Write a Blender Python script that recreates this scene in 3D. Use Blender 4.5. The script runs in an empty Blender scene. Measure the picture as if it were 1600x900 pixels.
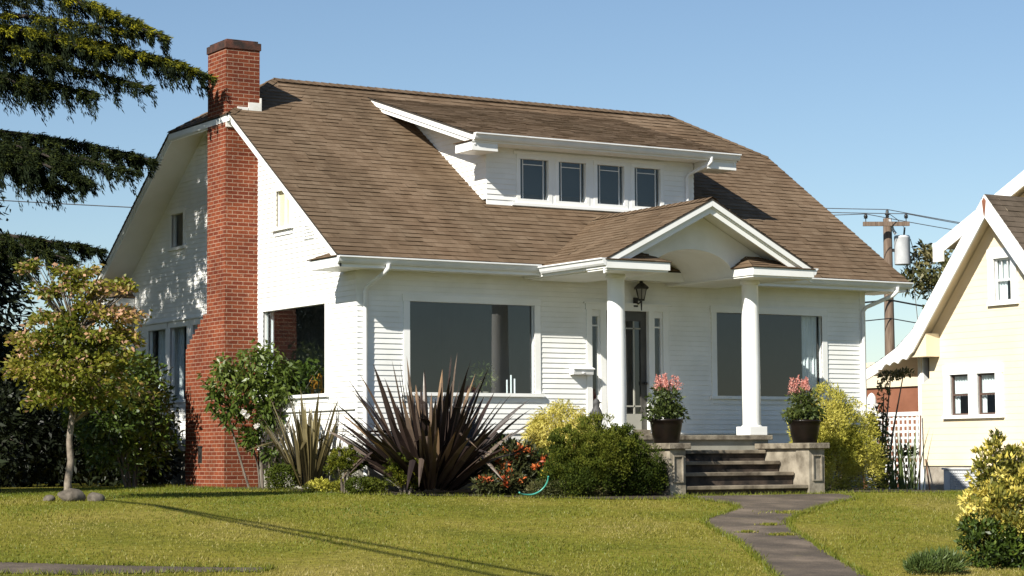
import bpy, math, random
import numpy as np
from mathutils import Vector, Matrix

S = bpy.context.scene
COL = S.collection
rad = math.radians

# ------------------------------------------------------------------ camera, sky, sun, exposure
cd = bpy.data.cameras.new('camera')
cam = bpy.data.objects.new('camera', cd); COL.objects.link(cam)
YAW, PITCH, ROLL = .5525, .0771, -.006
_d = Vector((math.sin(YAW)*math.cos(PITCH), math.cos(YAW)*math.cos(PITCH), math.sin(PITCH)))
_r = Vector((math.cos(YAW), -math.sin(YAW), 0)); _u = _r.cross(_d)
_r2 = _r*math.cos(ROLL)+_u*math.sin(ROLL); _u2 = _u*math.cos(ROLL)-_r*math.sin(ROLL)
M = Matrix((( _r2.x, _u2.x, -_d.x, -16.2901), (_r2.y, _u2.y, -_d.y, -31.1528), (_r2.z, _u2.z, -_d.z, .4758), (0, 0, 0, 1)))
cam.matrix_world = M
cd.sensor_width = 36; cd.lens = 3437.29/1600*36
cd.clip_start = .1; cd.clip_end = 20000
S.camera = cam

SUN = Vector((-1, -.47, .80)).normalized()
ELEV = math.asin(SUN.z)
w = bpy.data.worlds.new('World'); S.world = w; w.use_nodes = True
nt = w.node_tree; bg = nt.nodes['Background']
sky = nt.nodes.new('ShaderNodeTexSky'); sky.sky_type = 'NISHITA'; sky.sun_disc = False
sky.sun_elevation = ELEV; sky.sun_rotation = math.atan2(SUN.x, SUN.y) % (2*math.pi)
sky.altitude = 20; sky.air_density = 1.0; sky.dust_density = .15; sky.ozone_density = 3.0
nt.links.new(sky.outputs[0], bg.inputs[0]); bg.inputs[1].default_value = .065
sl = bpy.data.lights.new('sun', 'SUN'); sl.energy = 5.0; sl.angle = rad(.5); sl.color = (1, .95, .85)
so = bpy.data.objects.new('sun', sl); COL.objects.link(so)
so.rotation_euler = SUN.to_track_quat('Z', 'Y').to_euler(); so.location = SUN*60
S.view_settings.view_transform = 'Standard'; S.view_settings.look = 'None'
S.view_settings.exposure = .74; S.view_settings.gamma = 1
S.cycles.max_bounces = 6; S.cycles.transparent_max_bounces = 12

# ------------------------------------------------------------------ helpers
OFF = {}
PLACE = None        # (scale, pivot): how a group of measured pieces is set out on the ground
def V(*a): return np.array(a, float)

def tag(o, label=None, cat=None, group=None, kind=None):
    if label: o['label'] = label
    if cat: o['category'] = cat
    if group: o['group'] = group
    if kind: o['kind'] = kind
    return o

def thing(name, label, cat, loc=(0, 0, 0), group=None):
    if PLACE: loc = tuple(PLACE[1]+(V(*loc)-PLACE[1])*PLACE[0])
    o = bpy.data.objects.new(name, None); COL.objects.link(o); o.location = loc
    o.empty_display_size = .2; OFF[o.name] = V(*loc)
    return tag(o, label, cat, group)

class MB:
    """collects polygons; build() links them as one mesh object"""
    def __init__(s): s.v = []; s.f = []; s.uv = []; s.sm = []
    def add(s, pts, faces, uvs=None, smooth=False):
        b = len(s.v); s.v += [tuple(float(c) for c in p) for p in pts]
        for i, f in enumerate(faces):
            s.f.append([b+j for j in f]); s.uv.append(uvs[i] if uvs else None); s.sm.append(smooth)
    def quad(s, a, b, c, d, uv=None): s.add([a, b, c, d], [(0, 1, 2, 3)], [uv] if uv else None)
    def poly(s, pts, uv=None): s.add(pts, [tuple(range(len(pts)))], [uv] if uv else None)
    def box(s, x0, x1, y0, y1, z0, z1, bev=0):
        F = Fr((0, 0, 0), (1, 0, 0), (0, 0, 1), (0, -1, 0)); s.fbox(F, x0, x1, z0, z1, -y1, -y0)
    def fbox(s, F, u0, u1, v0, v1, n0, n1):
        p = [F(u, v, n) for n in (n0, n1) for v in (v0, v1) for u in (u0, u1)]
        s.add(p, [(0, 2, 3, 1), (4, 5, 7, 6), (0, 1, 5, 4), (2, 6, 7, 3), (0, 4, 6, 2), (1, 3, 7, 5)])
    def prism(s, poly, ext):
        """polygon (3d points) extruded along vector ext"""
        n = len(poly); e = V(*ext); P = [V(*p) for p in poly]
        s.add(P+[p+e for p in P], [tuple(range(n))[::-1], tuple(range(n, 2*n))] + [(i, (i+1) % n, n+(i+1) % n, n+i) for i in range(n)])
    def tube(s, pts, r, n=8, caps=True):
        P = [V(*p) for p in pts]; R = r if hasattr(r, '__len__') else [r]*len(P)
        vs = []; prev = None
        for i, p in enumerate(P):
            t = P[min(i+1, len(P)-1)]-P[max(i-1, 0)]; t = t/(np.linalg.norm(t)+1e-9)
            a = np.cross(t, (0, 0, 1.)) if prev is None else prev-t*(prev@t)
            if np.linalg.norm(a) < 1e-3: a = np.cross(t, (1., 0, 0))
            a = a/np.linalg.norm(a); prev = a; b = np.cross(t, a)
            for k in range(n):
                q = 2*math.pi*k/n; vs.append(p+R[i]*(a*math.cos(q)+b*math.sin(q)))
        fs = [(i*n+k, i*n+(k+1) % n, (i+1)*n+(k+1) % n, (i+1)*n+k) for i in range(len(P)-1) for k in range(n)]
        s.add(vs, fs, smooth=True)
        if caps:
            s.add(vs[:n], [tuple(range(n))[::-1]]); s.add(vs[-n:], [tuple(range(n))])
    def lathe(s, c, prof, n=24, smooth=True):
        vs = [(c[0]+r*math.cos(2*math.pi*k/n), c[1]+r*math.sin(2*math.pi*k/n), c[2]+z) for r, z in prof for k in range(n)]
        s.add(vs, [(i*n+k, i*n+(k+1) % n, (i+1)*n+(k+1) % n, (i+1)*n+k) for i in range(len(prof)-1) for k in range(n)], smooth=smooth)
    def build(s, name, m, parent=None, bevel=0, at=None):
        off = OFF[parent.name] if parent else (V(*at) if at is not None else V(0, 0, 0))
        vv = np.array(s.v)
        if PLACE: vv = PLACE[1]+(vv-PLACE[1])*PLACE[0]
        vv = vv-off
        me = bpy.data.meshes.new(name); me.from_pydata(vv.tolist(), [], s.f); me.update()
        me.polygons.foreach_set('use_smooth', s.sm)
        if any(u is not None for u in s.uv):
            L = me.uv_layers.new(name='UVMap'); arr = []
            for u, f in zip(s.uv, s.f): arr += list(np.ravel(u)) if u is not None else [0.]*(2*len(f))
            L.data.foreach_set('uv', arr)
        me.materials.append(m)
        o = bpy.data.objects.new(name, me); COL.objects.link(o)
        if parent: o.parent = parent
        elif at is not None: o.location = at
        OFF[o.name] = off
        if bevel:
            b = o.modifiers.new('bevel', 'BEVEL'); b.width = bevel; b.segments = 2; b.limit_method = 'ANGLE'
        return o

class Fr:
    """a wall frame: u along, v up, n out"""
    def __init__(s, o, U, Vv, N): s.o = V(*o); s.U = V(*U); s.V = V(*Vv); s.N = V(*N)
    def __call__(s, u, v, n=0): return s.o+s.U*u+s.V*v+s.N*n

def copy_tree(o, loc=None, label=None, parent=None):
    c = o.copy(); COL.objects.link(c)
    if parent: c.parent = parent
    if loc is not None: c.location = loc
    if label: c['label'] = label
    for ch in o.children: copy_tree(ch, parent=c)
    return c

def raw_mesh(name, verts, nper, m, parent=None, var=None, at=None, kind=None):
    """fast mesh of many equal polygons: verts (N, nper, 3)"""
    off = OFF[parent.name] if parent else (V(*at) if at is not None else V(0, 0, 0))
    n = len(verts); vv = (verts.reshape(-1, 3)-off).astype(np.float32)
    me = bpy.data.meshes.new(name)
    me.vertices.add(len(vv)); me.vertices.foreach_set('co', vv.ravel())
    me.loops.add(len(vv)); me.loops.foreach_set('vertex_index', np.arange(len(vv), dtype=np.int32))
    me.polygons.add(n); me.polygons.foreach_set('loop_start', np.arange(0, len(vv), nper, dtype=np.int32))
    me.update(calc_edges=True)
    if var is not None:
        a = me.attributes.new('var', 'FLOAT', 'POINT')
        a.data.foreach_set('value', np.repeat(np.clip(var, 0, 1), nper).astype(np.float32) if len(var) == n else np.clip(var, 0, 1).astype(np.float32))
    me.materials.append(m)
    o = bpy.data.objects.new(name, me); COL.objects.link(o)
    if parent: o.parent = parent
    elif at is not None: o.location = at
    OFF[o.name] = off
    if kind: o['kind'] = kind
    return o

# ------------------------------------------------------------------ materials
def new_mat(name):
    m = bpy.data.materials.new(name); m.use_nodes = True
    return m, m.node_tree, m.node_tree.nodes['Principled BSDF']

def mathn(nt, op, a, b):
    n = nt.nodes.new('ShaderNodeMath'); n.operation = op
    for i, v in enumerate((a, b)):
        if isinstance(v, bpy.types.NodeSocket): nt.links.new(v, n.inputs[i])
        else: n.inputs[i].default_value = v
    return n.outputs[0]

def ramp(nt, fac, stops):
    r = nt.nodes.new('ShaderNodeValToRGB'); e = r.color_ramp.elements
    while len(e) < len(stops): e.new(.5)
    for el, (p, c) in zip(e, stops): el.position = p; el.color = (*c, 1)
    nt.links.new(fac, r.inputs[0]); return r.outputs[0]

def tex(nt, scale, detail=4, coord='Object', rough=.55, stretch=None):
    t = nt.nodes.new('ShaderNodeTexCoord'); n = nt.nodes.new('ShaderNodeTexNoise')
    n.inputs['Scale'].default_value = scale; n.inputs['Detail'].default_value = detail; n.inputs['Roughness'].default_value = rough
    src = t.outputs[coord]
    if stretch:
        mp = nt.nodes.new('ShaderNodeMapping'); mp.inputs['Scale'].default_value = stretch
        nt.links.new(src, mp.inputs[0]); src = mp.outputs[0]
    nt.links.new(src, n.inputs['Vector']); return n.outputs[0]

def mix(nt, a, b, fac, mode='MIX'):
    x = nt.nodes.new('ShaderNodeMix'); x.data_type = 'RGBA'; x.blend_type = mode
    for sock, val in ((x.inputs[0], fac), (x.inputs[6], a), (x.inputs[7], b)):
        if hasattr(val, 'links') or isinstance(val, bpy.types.NodeSocket): nt.links.new(val, sock)
        elif isinstance(val, (tuple, list)): sock.default_value = (*val, 1)
        else: sock.default_value = val
    return x.outputs[2]

def bump(nt, bs, h, strength=.3, dist=.01):
    b = nt.nodes.new('ShaderNodeBump'); b.inputs['Strength'].default_value = strength; b.inputs['Distance'].default_value = dist
    nt.links.new(h, b.inputs['Height']); nt.links.new(b.outputs[0], bs.inputs['Normal'])

def surf(name, c1, c2, scale=3, rough=.6, detail=5, bmp=0, metal=0, spec=None, lo=.35, hi=.65, stretch=None, bscale=None):
    m, nt, bs = new_mat(name)
    n = tex(nt, scale, detail, stretch=stretch)
    nt.links.new(ramp(nt, n, [(lo, c1), (hi, c2)]), bs.inputs['Base Color'])
    bs.inputs['Roughness'].default_value = rough; bs.inputs['Metallic'].default_value = metal
    if spec is not None: bs.inputs['Specular IOR Level'].default_value = spec
    if bmp: bump(nt, bs, tex(nt, bscale or scale*6, 4), bmp)
    return m

def leafmat(name, stops, rough=.5, trans=.25, spec=.35):
    m, nt, bs = new_mat(name)
    a = nt.nodes.new('ShaderNodeAttribute'); a.attribute_name = 'var'
    c = ramp(nt, a.outputs['Fac'], stops)
    nt.links.new(c, bs.inputs['Base Color']); bs.inputs['Roughness'].default_value = rough
    bs.inputs['Specular IOR Level'].default_value = spec
    t = nt.nodes.new('ShaderNodeBsdfTranslucent'); nt.links.new(c, t.inputs['Color'])
    mx = nt.nodes.new('ShaderNodeMixShader'); mx.inputs[0].default_value = trans
    nt.links.new(bs.outputs[0], mx.inputs[1]); nt.links.new(t.outputs[0], mx.inputs[2])
    nt.links.new(mx.outputs[0], nt.nodes['Material Output'].inputs['Surface'])
    return m

def shingle(name, cols, row=.14, tab=.33, dark=.35):
    m, nt, bs = new_mat(name)
    uv = nt.nodes.new('ShaderNodeTexCoord')
    br = nt.nodes.new('ShaderNodeTexBrick'); nt.links.new(uv.outputs['UV'], br.inputs['Vector'])
    br.inputs['Scale'].default_value = 1; br.inputs['Mortar Size'].default_value = .004; br.inputs['Mortar Smooth'].default_value = .3
    br.inputs['Brick Width'].default_value = tab; br.inputs['Row Height'].default_value = row
    br.inputs['Bias'].default_value = 0
    br.inputs['Color1'].default_value = (0, 0, 0, 1); br.inputs['Color2'].default_value = (1, 1, 1, 1); br.inputs['Mortar'].default_value = (.1, .1, .1, 1)
    br2 = nt.nodes.new('ShaderNodeTexBrick'); nt.links.new(uv.outputs['UV'], br2.inputs['Vector'])
    br2.offset = .37; br2.inputs['Scale'].default_value = 1; br2.inputs['Mortar Size'].default_value = 0
    br2.inputs['Brick Width'].default_value = tab*.43; br2.inputs['Row Height'].default_value = row
    br2.inputs['Color1'].default_value = (0, 0, 0, 1); br2.inputs['Color2'].default_value = (1, 1, 1, 1)
    f = mix(nt, br.outputs[0], br2.outputs[0], .5)
    n = tex(nt, .9, 5, 'UV', stretch=(1, .6, 1)); f2 = mix(nt, f, n, .62)
    c = ramp(nt, f2, cols)
    g = tex(nt, 55, 3, 'UV'); c = mix(nt, c, ramp(nt, g, [(.3, (.72, .72, .72)), (.7, (1.2, 1.2, 1.2))]), 1, 'MULTIPLY')
    st = tex(nt, 1.0, 4, 'UV', stretch=(.7, .12, 1))
    c = mix(nt, c, ramp(nt, st, [(.35, (.88, .90, .88)), (.65, (1.08, 1.06, 1.03))]), 1, 'MULTIPLY')
    nt.links.new(c, bs.inputs['Base Color']); bs.inputs['Roughness'].default_value = .9; bs.inputs['Specular IOR Level'].default_value = .15
    bump(nt, bs, g, .35, .006)
    return m

def brickmat(name):
    m, nt, bs = new_mat(name)
    uv = nt.nodes.new('ShaderNodeTexCoord')
    wob = nt.nodes.new('ShaderNodeTexNoise'); wob.inputs['Scale'].default_value = 9; nt.links.new(uv.outputs['UV'], wob.inputs['Vector'])
    vm = nt.nodes.new('ShaderNodeVectorMath'); vm.operation = 'MULTIPLY_ADD'
    nt.links.new(wob.outputs[1], vm.inputs[0]); vm.inputs[1].default_value = (.006, .006, 0); nt.links.new(uv.outputs['UV'], vm.inputs[2])
    br = nt.nodes.new('ShaderNodeTexBrick'); nt.links.new(vm.outputs[0], br.inputs['Vector'])
    br.inputs['Scale'].default_value = 1; br.inputs['Mortar Size'].default_value = .0072; br.inputs['Mortar Smooth'].default_value = .25
    br.inputs['Brick Width'].default_value = .205; br.inputs['Row Height'].default_value = .0685
    br.inputs['Color1'].default_value = (.14, .030, .014, 1); br.inputs['Color2'].default_value = (.225, .058, .024, 1); br.inputs['Mortar'].default_value = (.33, .22, .155, 1)
    c = mix(nt, br.outputs[0], ramp(nt, tex(nt, 1.6, 5, 'UV'), [(.3, (.7, .68, .68)), (.7, (1.15, 1.12, 1.1))]), 1, 'MULTIPLY')
    c = mix(nt, c, ramp(nt, tex(nt, 40, 3, 'UV'), [(.3, (.7, .7, .7)), (.7, (1.2, 1.2, 1.2))]), 1, 'MULTIPLY')
    c = mix(nt, c, (.42, .33, .26), ramp(nt, tex(nt, 5, 6, 'UV', rough=.75), [(.60, (0, 0, 0)), (.78, (.6, .6, .6))]))
    nt.links.new(c, bs.inputs['Base Color']); bs.inputs['Roughness'].default_value = .85; bs.inputs['Specular IOR Level'].default_value = .2
    inv = nt.nodes.new('ShaderNodeMath'); inv.operation = 'SUBTRACT'; inv.inputs[0].default_value = 1; nt.links.new(br.outputs[1], inv.inputs[1])
    bump(nt, bs, inv.outputs[0], .6, .006)
    return m

def glassmat(name, tint=(.85, .92, .95), r0=.10):
    m, nt, bs = new_mat(name); nt.nodes.remove(bs)
    g = nt.nodes.new('ShaderNodeBsdfGlossy'); g.inputs['Roughness'].default_value = .012
    t = nt.nodes.new('ShaderNodeBsdfTransparent'); t.inputs[0].default_value = (*tint, 1)
    # Schlick reflectance of a double pane, the same from both sides
    ge = nt.nodes.new('ShaderNodeNewGeometry'); dp = nt.nodes.new('ShaderNodeVectorMath'); dp.operation = 'DOT_PRODUCT'
    nt.links.new(ge.outputs['Normal'], dp.inputs[0]); nt.links.new(ge.outputs['Incoming'], dp.inputs[1])
    c1 = mathn(nt, 'SUBTRACT', 1., mathn(nt, 'ABSOLUTE', dp.outputs['Value'], 0.))
    fr = mathn(nt, 'ADD', mathn(nt, 'MULTIPLY', mathn(nt, 'POWER', c1, 5.), .9), r0)
    mx = nt.nodes.new('ShaderNodeMixShader')
    nt.links.new(fr, mx.inputs[0]); nt.links.new(t.outputs[0], mx.inputs[1]); nt.links.new(g.outputs[0], mx.inputs[2])
    n = tex(nt, .9, 2); b = nt.nodes.new('ShaderNodeBump'); b.inputs['Strength'].default_value = .02; b.inputs['Distance'].default_value = .02
    nt.links.new(n, b.inputs['Height']); nt.links.new(b.outputs[0], g.inputs['Normal'])
    nt.links.new(mx.outputs[0], nt.nodes['Material Output'].inputs['Surface'])
    return m

WHITE = surf('white_paint', (.71, .71, .675), (.82, .82, .80), 1.6, .55, 8, spec=.25, lo=.25, hi=.6)
TRIM = surf('white_trim_paint', (.78, .78, .75), (.84, .84, .82), 2, .42, 5, spec=.35)
METALW = surf('white_gutter_enamel', (.70, .71, .71), (.80, .80, .79), 3, .35, 4, spec=.4)
CREAM = surf('cream_paint', (.72, .61, .43), (.77, .66, .48), 1.2, .55, 5, spec=.25)
BLIND = surf('cream_blind', (.62, .53, .33), (.68, .58, .38), 4, .7)
CONC = surf('weathered_concrete', (.115, .095, .068), (.33, .29, .225), 3.5, .92, 9, .5, lo=.32, hi=.60)
CAPCN = surf('lichened_cap_concrete', (.07, .055, .038), (.25, .215, .16), 6, .92, 9, .6, lo=.34, hi=.62)
CONCD = surf('dark_riser_concrete', (.010, .007, .005), (.075, .052, .036), 4.5, .92, 8, .5, lo=.36, hi=.66)  # near-black tone for the step risers
CONCT = surf('step_tread_concrete', (.06, .046, .03), (.26, .215, .155), 3.2, .92, 8, .5, lo=.32, hi=.64)  # lighter tone for the step treads
FOUND = surf('foundation_concrete', (.22, .21, .17), (.31, .30, .25), 2.5, .9, 6, .2)
SHING = shingle('roof_shingles', [(.15, (.082, .053, .032)), (.45, (.133, .090, .057)), (.62, (.164, .115, .076)), (.9, (.215, .156, .107))])
SHING2 = shingle('brown_roof_shingles', [(.2, (.05, .04, .031)), (.5, (.085, .068, .052)), (.85, (.125, .10, .08))])
EDGE = surf('shingle_edge', (.02, .016, .012), (.05, .04, .03), 20, .95)
BRICK = brickmat('red_brick')
CAPC = surf('sooty_brick_cap', (.022, .014, .011), (.10, .036, .022), 7, .9, 6, .4)
FLASH = surf('painted_flashing', (.68, .66, .6), (.8, .78, .74), 6, .5)
GLASS = glassmat('window_glass')
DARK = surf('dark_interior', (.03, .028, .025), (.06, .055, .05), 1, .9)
WALLIN = surf('interior_wall_paint', (.13, .14, .145), (.17, .18, .185), .7, .9)
DOORP = surf('grey_green_door_paint', (.30, .295, .25), (.36, .35, .30), 2, .45)
DOORF = surf('dark_door_frame_paint', (.045, .042, .036), (.075, .07, .06), 3, .4)
IRON = surf('black_iron', (.012, .012, .012), (.03, .028, .026), 20, .45, 3)
LAMPG = surf('frosted_lamp_glass', (.22, .21, .19), (.3, .29, .26), 8, .3)
CURT = surf('white_curtain', (.72, .72, .70), (.80, .80, .78), 5, .8)
POTM = surf('dark_glazed_ceramic', (.005, .004, .003), (.011, .007, .005), 5, .32, 4, spec=.22)
SOIL = surf('dark_soil', (.02, .014, .009), (.06, .04, .025), 8, .95, 7, .8)
BARK = surf('grey_brown_bark', (.07, .055, .04), (.17, .14, .11), 12, .9, 6, .7, stretch=(1, 1, .25))
BARKP = surf('pale_mottled_bark', (.09, .07, .05), (.24, .20, .155), 9, .85, 6, .5)
BARKD = surf('dark_bark', (.012, .009, .007), (.035, .026, .019), 10, .95, 6, .7, stretch=(1, 1, .25))
ROCK = surf('garden_rock', (.055, .045, .033), (.16, .135, .105), 7, .9, 8, .6)
WOODP = surf('weathered_pole_wood', (.10, .065, .045), (.2, .145, .105), 6, .9, 6, .4, stretch=(4, 4, .3))
STEEL = surf('grey_painted_steel', (.45, .46, .47), (.56, .57, .58), 3, .4)
CABLE = surf('black_cable', (.02, .02, .02), (.035, .035, .035), 5, .6)
WIRE = surf('weathered_wire', (.10, .10, .105), (.16, .16, .165), 5, .5)
BROWNW = surf('red_brown_panel', (.19, .07, .035), (.25, .10, .055), 2, .7)
STICK = surf('brown_stick_wood', (.09, .045, .025), (.16, .08, .045), 9, .8)
STONE = surf('neighbour_stone', (.24, .21, .17), (.38, .34, .28), 4, .9, 7, .5)
STATUE = surf('grey_figurine_stone', (.035, .035, .036), (.07, .07, .07), 14, .7)
HOSE = surf('green_hose', (.05, .26, .20), (.07, .34, .27), 4, .35)
ORANGE = surf('orange_paint', (.62, .25, .02), (.7, .30, .03), 4, .5)
BOARD = surf('dark_old_board', (.006, .005, .004), (.014, .011, .009), 5, .8)

# ------------------------------------------------------------------ ground
YK = [-400, -40, -31, -15, -3.6, 0, 5, 400]; ZK = [-1.4, -1.2, -1.1, -.9, -.13, -.04, 0, 0]
def terr(x, y): return np.interp(y, YK, ZK)-.035*np.clip(np.asarray(x, float)-8, 0, 12)

def ground_mat():
    m, nt, bs = new_mat('lawn_soil_and_thatch')
    n1 = tex(nt, .5, 5); n2 = tex(nt, 9, 5)
    c = ramp(nt, n1, [(.35, (.11, .115, .014)), (.52, (.17, .155, .022)), (.68, (.22, .185, .04))])
    c = mix(nt, c, ramp(nt, n2, [(.3, (.6, .6, .6)), (.7, (1.25, 1.25, 1.25))]), 1, 'MULTIPLY')
    # unseen ground past the mown yard, made dark to cut bounce light
    geo = nt.nodes.new('ShaderNodeNewGeometry'); dv = nt.nodes.new('ShaderNodeVectorMath'); dv.operation = 'DISTANCE'
    nt.links.new(geo.outputs['Position'], dv.inputs[0]); dv.inputs[1].default_value = (0, 0, 0)
    far = ramp(nt, mathn(nt, 'DIVIDE', dv.outputs['Value'], 60), [(.3, (0, 0, 0)), (.42, (1, 1, 1))])
    c = mix(nt, c, ramp(nt, tex(nt, .06, 6), [(.3, (.025, .035, .015)), (.7, (.06, .065, .03))]), far)
    nt.links.new(c, bs.inputs['Base Color']); bs.inputs['Roughness'].default_value = .95; bs.inputs['Specular IOR Level'].default_value = .1
    bump(nt, bs, tex(nt, 45, 4), .6, .02)
    return m
LAWN = ground_mat()
xs = np.array([-4000, -1500, -600, -250, -120, -60, -30, -20, -10, 0, 8, 14, 20, 40, 80, 160, 400, 1000, 2500, 5000.])
ys = np.array([-4000, -1500, -400, -150, -80, -40, -31, -23, -15, -9, -3.6, 0, 5, 12, 30, 80, 200, 400, 1000, 2500, 5000.])
mb = MB(); P = [(x, y, terr(x, y)) for y in ys for x in xs]; nx = len(xs)
mb.add(P, [(j*nx+i, j*nx+i+1, (j+1)*nx+i+1, (j+1)*nx+i) for j in range(len(ys)-1) for i in range(nx-1)])
tag(mb.build('ground', LAWN), kind='structure')

def on_ground(poly, lift, name, m, step=.5):
    """flat sheet over the ground inside a polygon, cut along the bends of the ground"""
    import bmesh
    bm = bmesh.new(); vs = [bm.verts.new((x, y, 0)) for x, y in poly]; bm.faces.new(vs)
    bmesh.ops.triangulate(bm, faces=bm.faces[:])
    for co, no in [((0, yk, 0), (0, 1, 0)) for yk in YK]+[((xk, 0, 0), (1, 0, 0)) for xk in (8, 20)]:
        bmesh.ops.bisect_plane(bm, geom=bm.verts[:]+bm.edges[:]+bm.faces[:], plane_co=co, plane_no=no)
    for v in bm.verts: v.co.z = float(terr(v.co.x, v.co.y))+lift
    for f in bm.faces:
        f.normal_update()
        if f.normal.z < 0: f.normal_flip()
    me = bpy.data.meshes.new(name); bm.to_mesh(me); bm.free(); me.materials.append(m)
    o = bpy.data.objects.new(name, me); COL.objects.link(o); OFF[o.name] = V(0, 0, 0)
    return o

def smooth_poly(p, n=5):
    """closed Catmull-Rom through points"""
    p = np.array(p, float); out = []
    for i in range(len(p)):
        a, b, c, d = p[i-1], p[i], p[(i+1) % len(p)], p[(i+2) % len(p)]
        for t in np.arange(n)/n:
            out.append(.5*((2*b)+(c-a)*t+(2*a-5*b+4*c-d)*t*t+(3*b-a-3*c+d)*t**3))
    return np.array(out)

def path_mat():
    m, nt, bs = new_mat('worn_mossy_path')
    c = ramp(nt, tex(nt, 1.4, 7), [(.3, (.036, .026, .017)), (.5, (.082, .061, .042)), (.7, (.165, .125, .088))])
    c = mix(nt, c, (.10, .085, .03), ramp(nt, tex(nt, 2.6, 6, rough=.7), [(.58, (0, 0, 0)), (.72, (.8, .8, .8))]))
    c = mix(nt, c, ramp(nt, tex(nt, 60, 3), [(.3, (.55, .55, .55)), (.7, (1.4, 1.4, 1.4))]), 1, 'MULTIPLY')
    nt.links.new(c, bs.inputs['Base Color']); bs.inputs['Roughness'].default_value = .92
    bump(nt, bs, tex(nt, 30, 5), .5, .012)
    return m
PATHM = path_mat()
path_l = [(3.75, -3.6), (3.62, -4.4), (3.57, -5.03), (3.17, -5.73), (2.1, -6.67), (1.35, -7.38), (.72, -8.43), (.1, -9.71), (-.87, -11.33), (-1.74, -12.72), (-3.2, -15.0), (-4.6, -17.0)]
path_r = [(-2.6, -17.0), (-1.9, -15.0), (-.76, -13.01), (.14, -11.46), (1.05, -9.95), (1.7, -8.84), (2.56, -7.66), (3.9, -6.43), (5.25, -5.35), (6.57, -4.4), (6.85, -3.62)]
def open_smooth(p, n=6):
    p = np.array(p, float); q = np.vstack([2*p[0]-p[1], p, 2*p[-1]-p[-2]]); out = []
    for i in range(1, len(q)-2):
        a, b, c, d = q[i-1:i+3]
        for t in np.arange(n)/n: out.append(.5*((2*b)+(c-a)*t+(2*a-5*b+4*c-d)*t*t+(3*b-a-3*c+d)*t**3))
    out.append(p[-1]); return np.array(out)
PATH = np.vstack([open_smooth(path_l), open_smooth(path_r)])
tag(on_ground(PATH, .006, 'front_path', PATHM), kind='structure')
WALK = np.array([(-14.5, -6.2), (-11.5, -7.9), (-9.04, -9.61), (-8.24, -10.1), (-7.59, -10.45), (-6.6, -10.85), (-6.9, -11.15), (-7.6, -10.95), (-8.69, -10.86), (-9.35, -10.55), (-12, -8.9), (-15, -7.3)])
tag(on_ground(WALK, .006, 'sidewalk', PATHM), kind='structure')
ROADM = surf('street_asphalt', (.04, .04, .042), (.065, .063, .06), 3, .9, 8, .4)
tag(on_ground([(-80, -44), (80, -44), (80, -24), (-80, -24)], .006, 'street', ROADM), kind='structure')
BED = np.array([(-1.25, 7.5), (-1.15, 4.0), (-1.05, 2.0), (-.95, .3), (-.7, -1.0), (-.1, -1.9), (.6, -2.5), (1.3, -3.3), (2.0, -3.9), (3.0, -4.1), (3.68, -3.9), (3.68, -.05), (.1, -.05), (-.05, .1), (-.05, 7.5)])
tag(on_ground(BED, .012, 'planting_bed', SOIL), kind='structure')
BEDR = np.array([(6.85, -.05), (6.85, -3.3), (8.2, -3.5), (9.6, -3.0), (11, -2.0), (13.6, .2), (16.6, 3.2), (19.3, 6.2), (19.3, 8.4), (13.5, 8), (11, 5), (10.6, -.05)])
tag(on_ground(BEDR, .012, 'side_bed', SOIL), kind='structure')

def inside(px, py, poly):
    poly = np.asarray(poly); r = np.zeros(len(px), bool); n = len(poly)
    for i in range(n):
        x0, y0 = poly[i]; x1, y1 = poly[(i+1) % n]
        c = ((y0 > py) != (y1 > py)) & (px < (x1-x0)*(py-y0)/(y1-y0+1e-12)+x0); r ^= c
    return r

# hills far behind the houses
HILL = surf('haze_blue_wooded_hill', (.05, .085, .115), (.085, .125, .155), .01, .95, 6)  # distance haze is put into the hill colour as blue
mb = MB(); rs = np.random.RandomState(5); ph = rs.rand(8)*6.28; n = 140
def hill_h(a): return 150+sum(34/(k+1)*math.sin(a*(5+k*4.7)+ph[k]) for k in range(8))
ang = np.linspace(rad(-60), rad(95), n)
for ring, (R0, s0) in enumerate(((2400, -.02), (2600, .35), (2800, .72), (3000, .98), (3300, .8), (3900, -.02))):
    for a in ang:
        fade = min(1, (a-ang[0])/.25, (ang[-1]-a)/.25)
        mb.v.append((R0*math.sin(a), R0*math.cos(a), max(-5, s0*hill_h(a)*fade*(1+.1*math.sin(a*60+ring*2))*1.0)))
for j in range(5):
    for i in range(n-1): mb.f.append([j*n+i, j*n+i+1, (j+1)*n+i+1, (j+1)*n+i]); mb.uv.append(None); mb.sm.append(True)
tag(mb.build('hills', HILL), kind='structure')

# ------------------------------------------------------------------ the white bungalow
W, D = 10.553, 9.775
O, OL, ZE, ZR, XL, YJ = .5886, .63, 3.6486, 7.3834, .857, 3.5366
SL = (ZR-ZE)/(D/2+O)
def zf(y): return ZE+SL*(y+O)
ZJ = zf(YJ)
house = thing('house', 'white clapboard bungalow with brown shingle roof, shed dormer and arched front porch', 'house', (W/2, D/2, 0))

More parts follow.
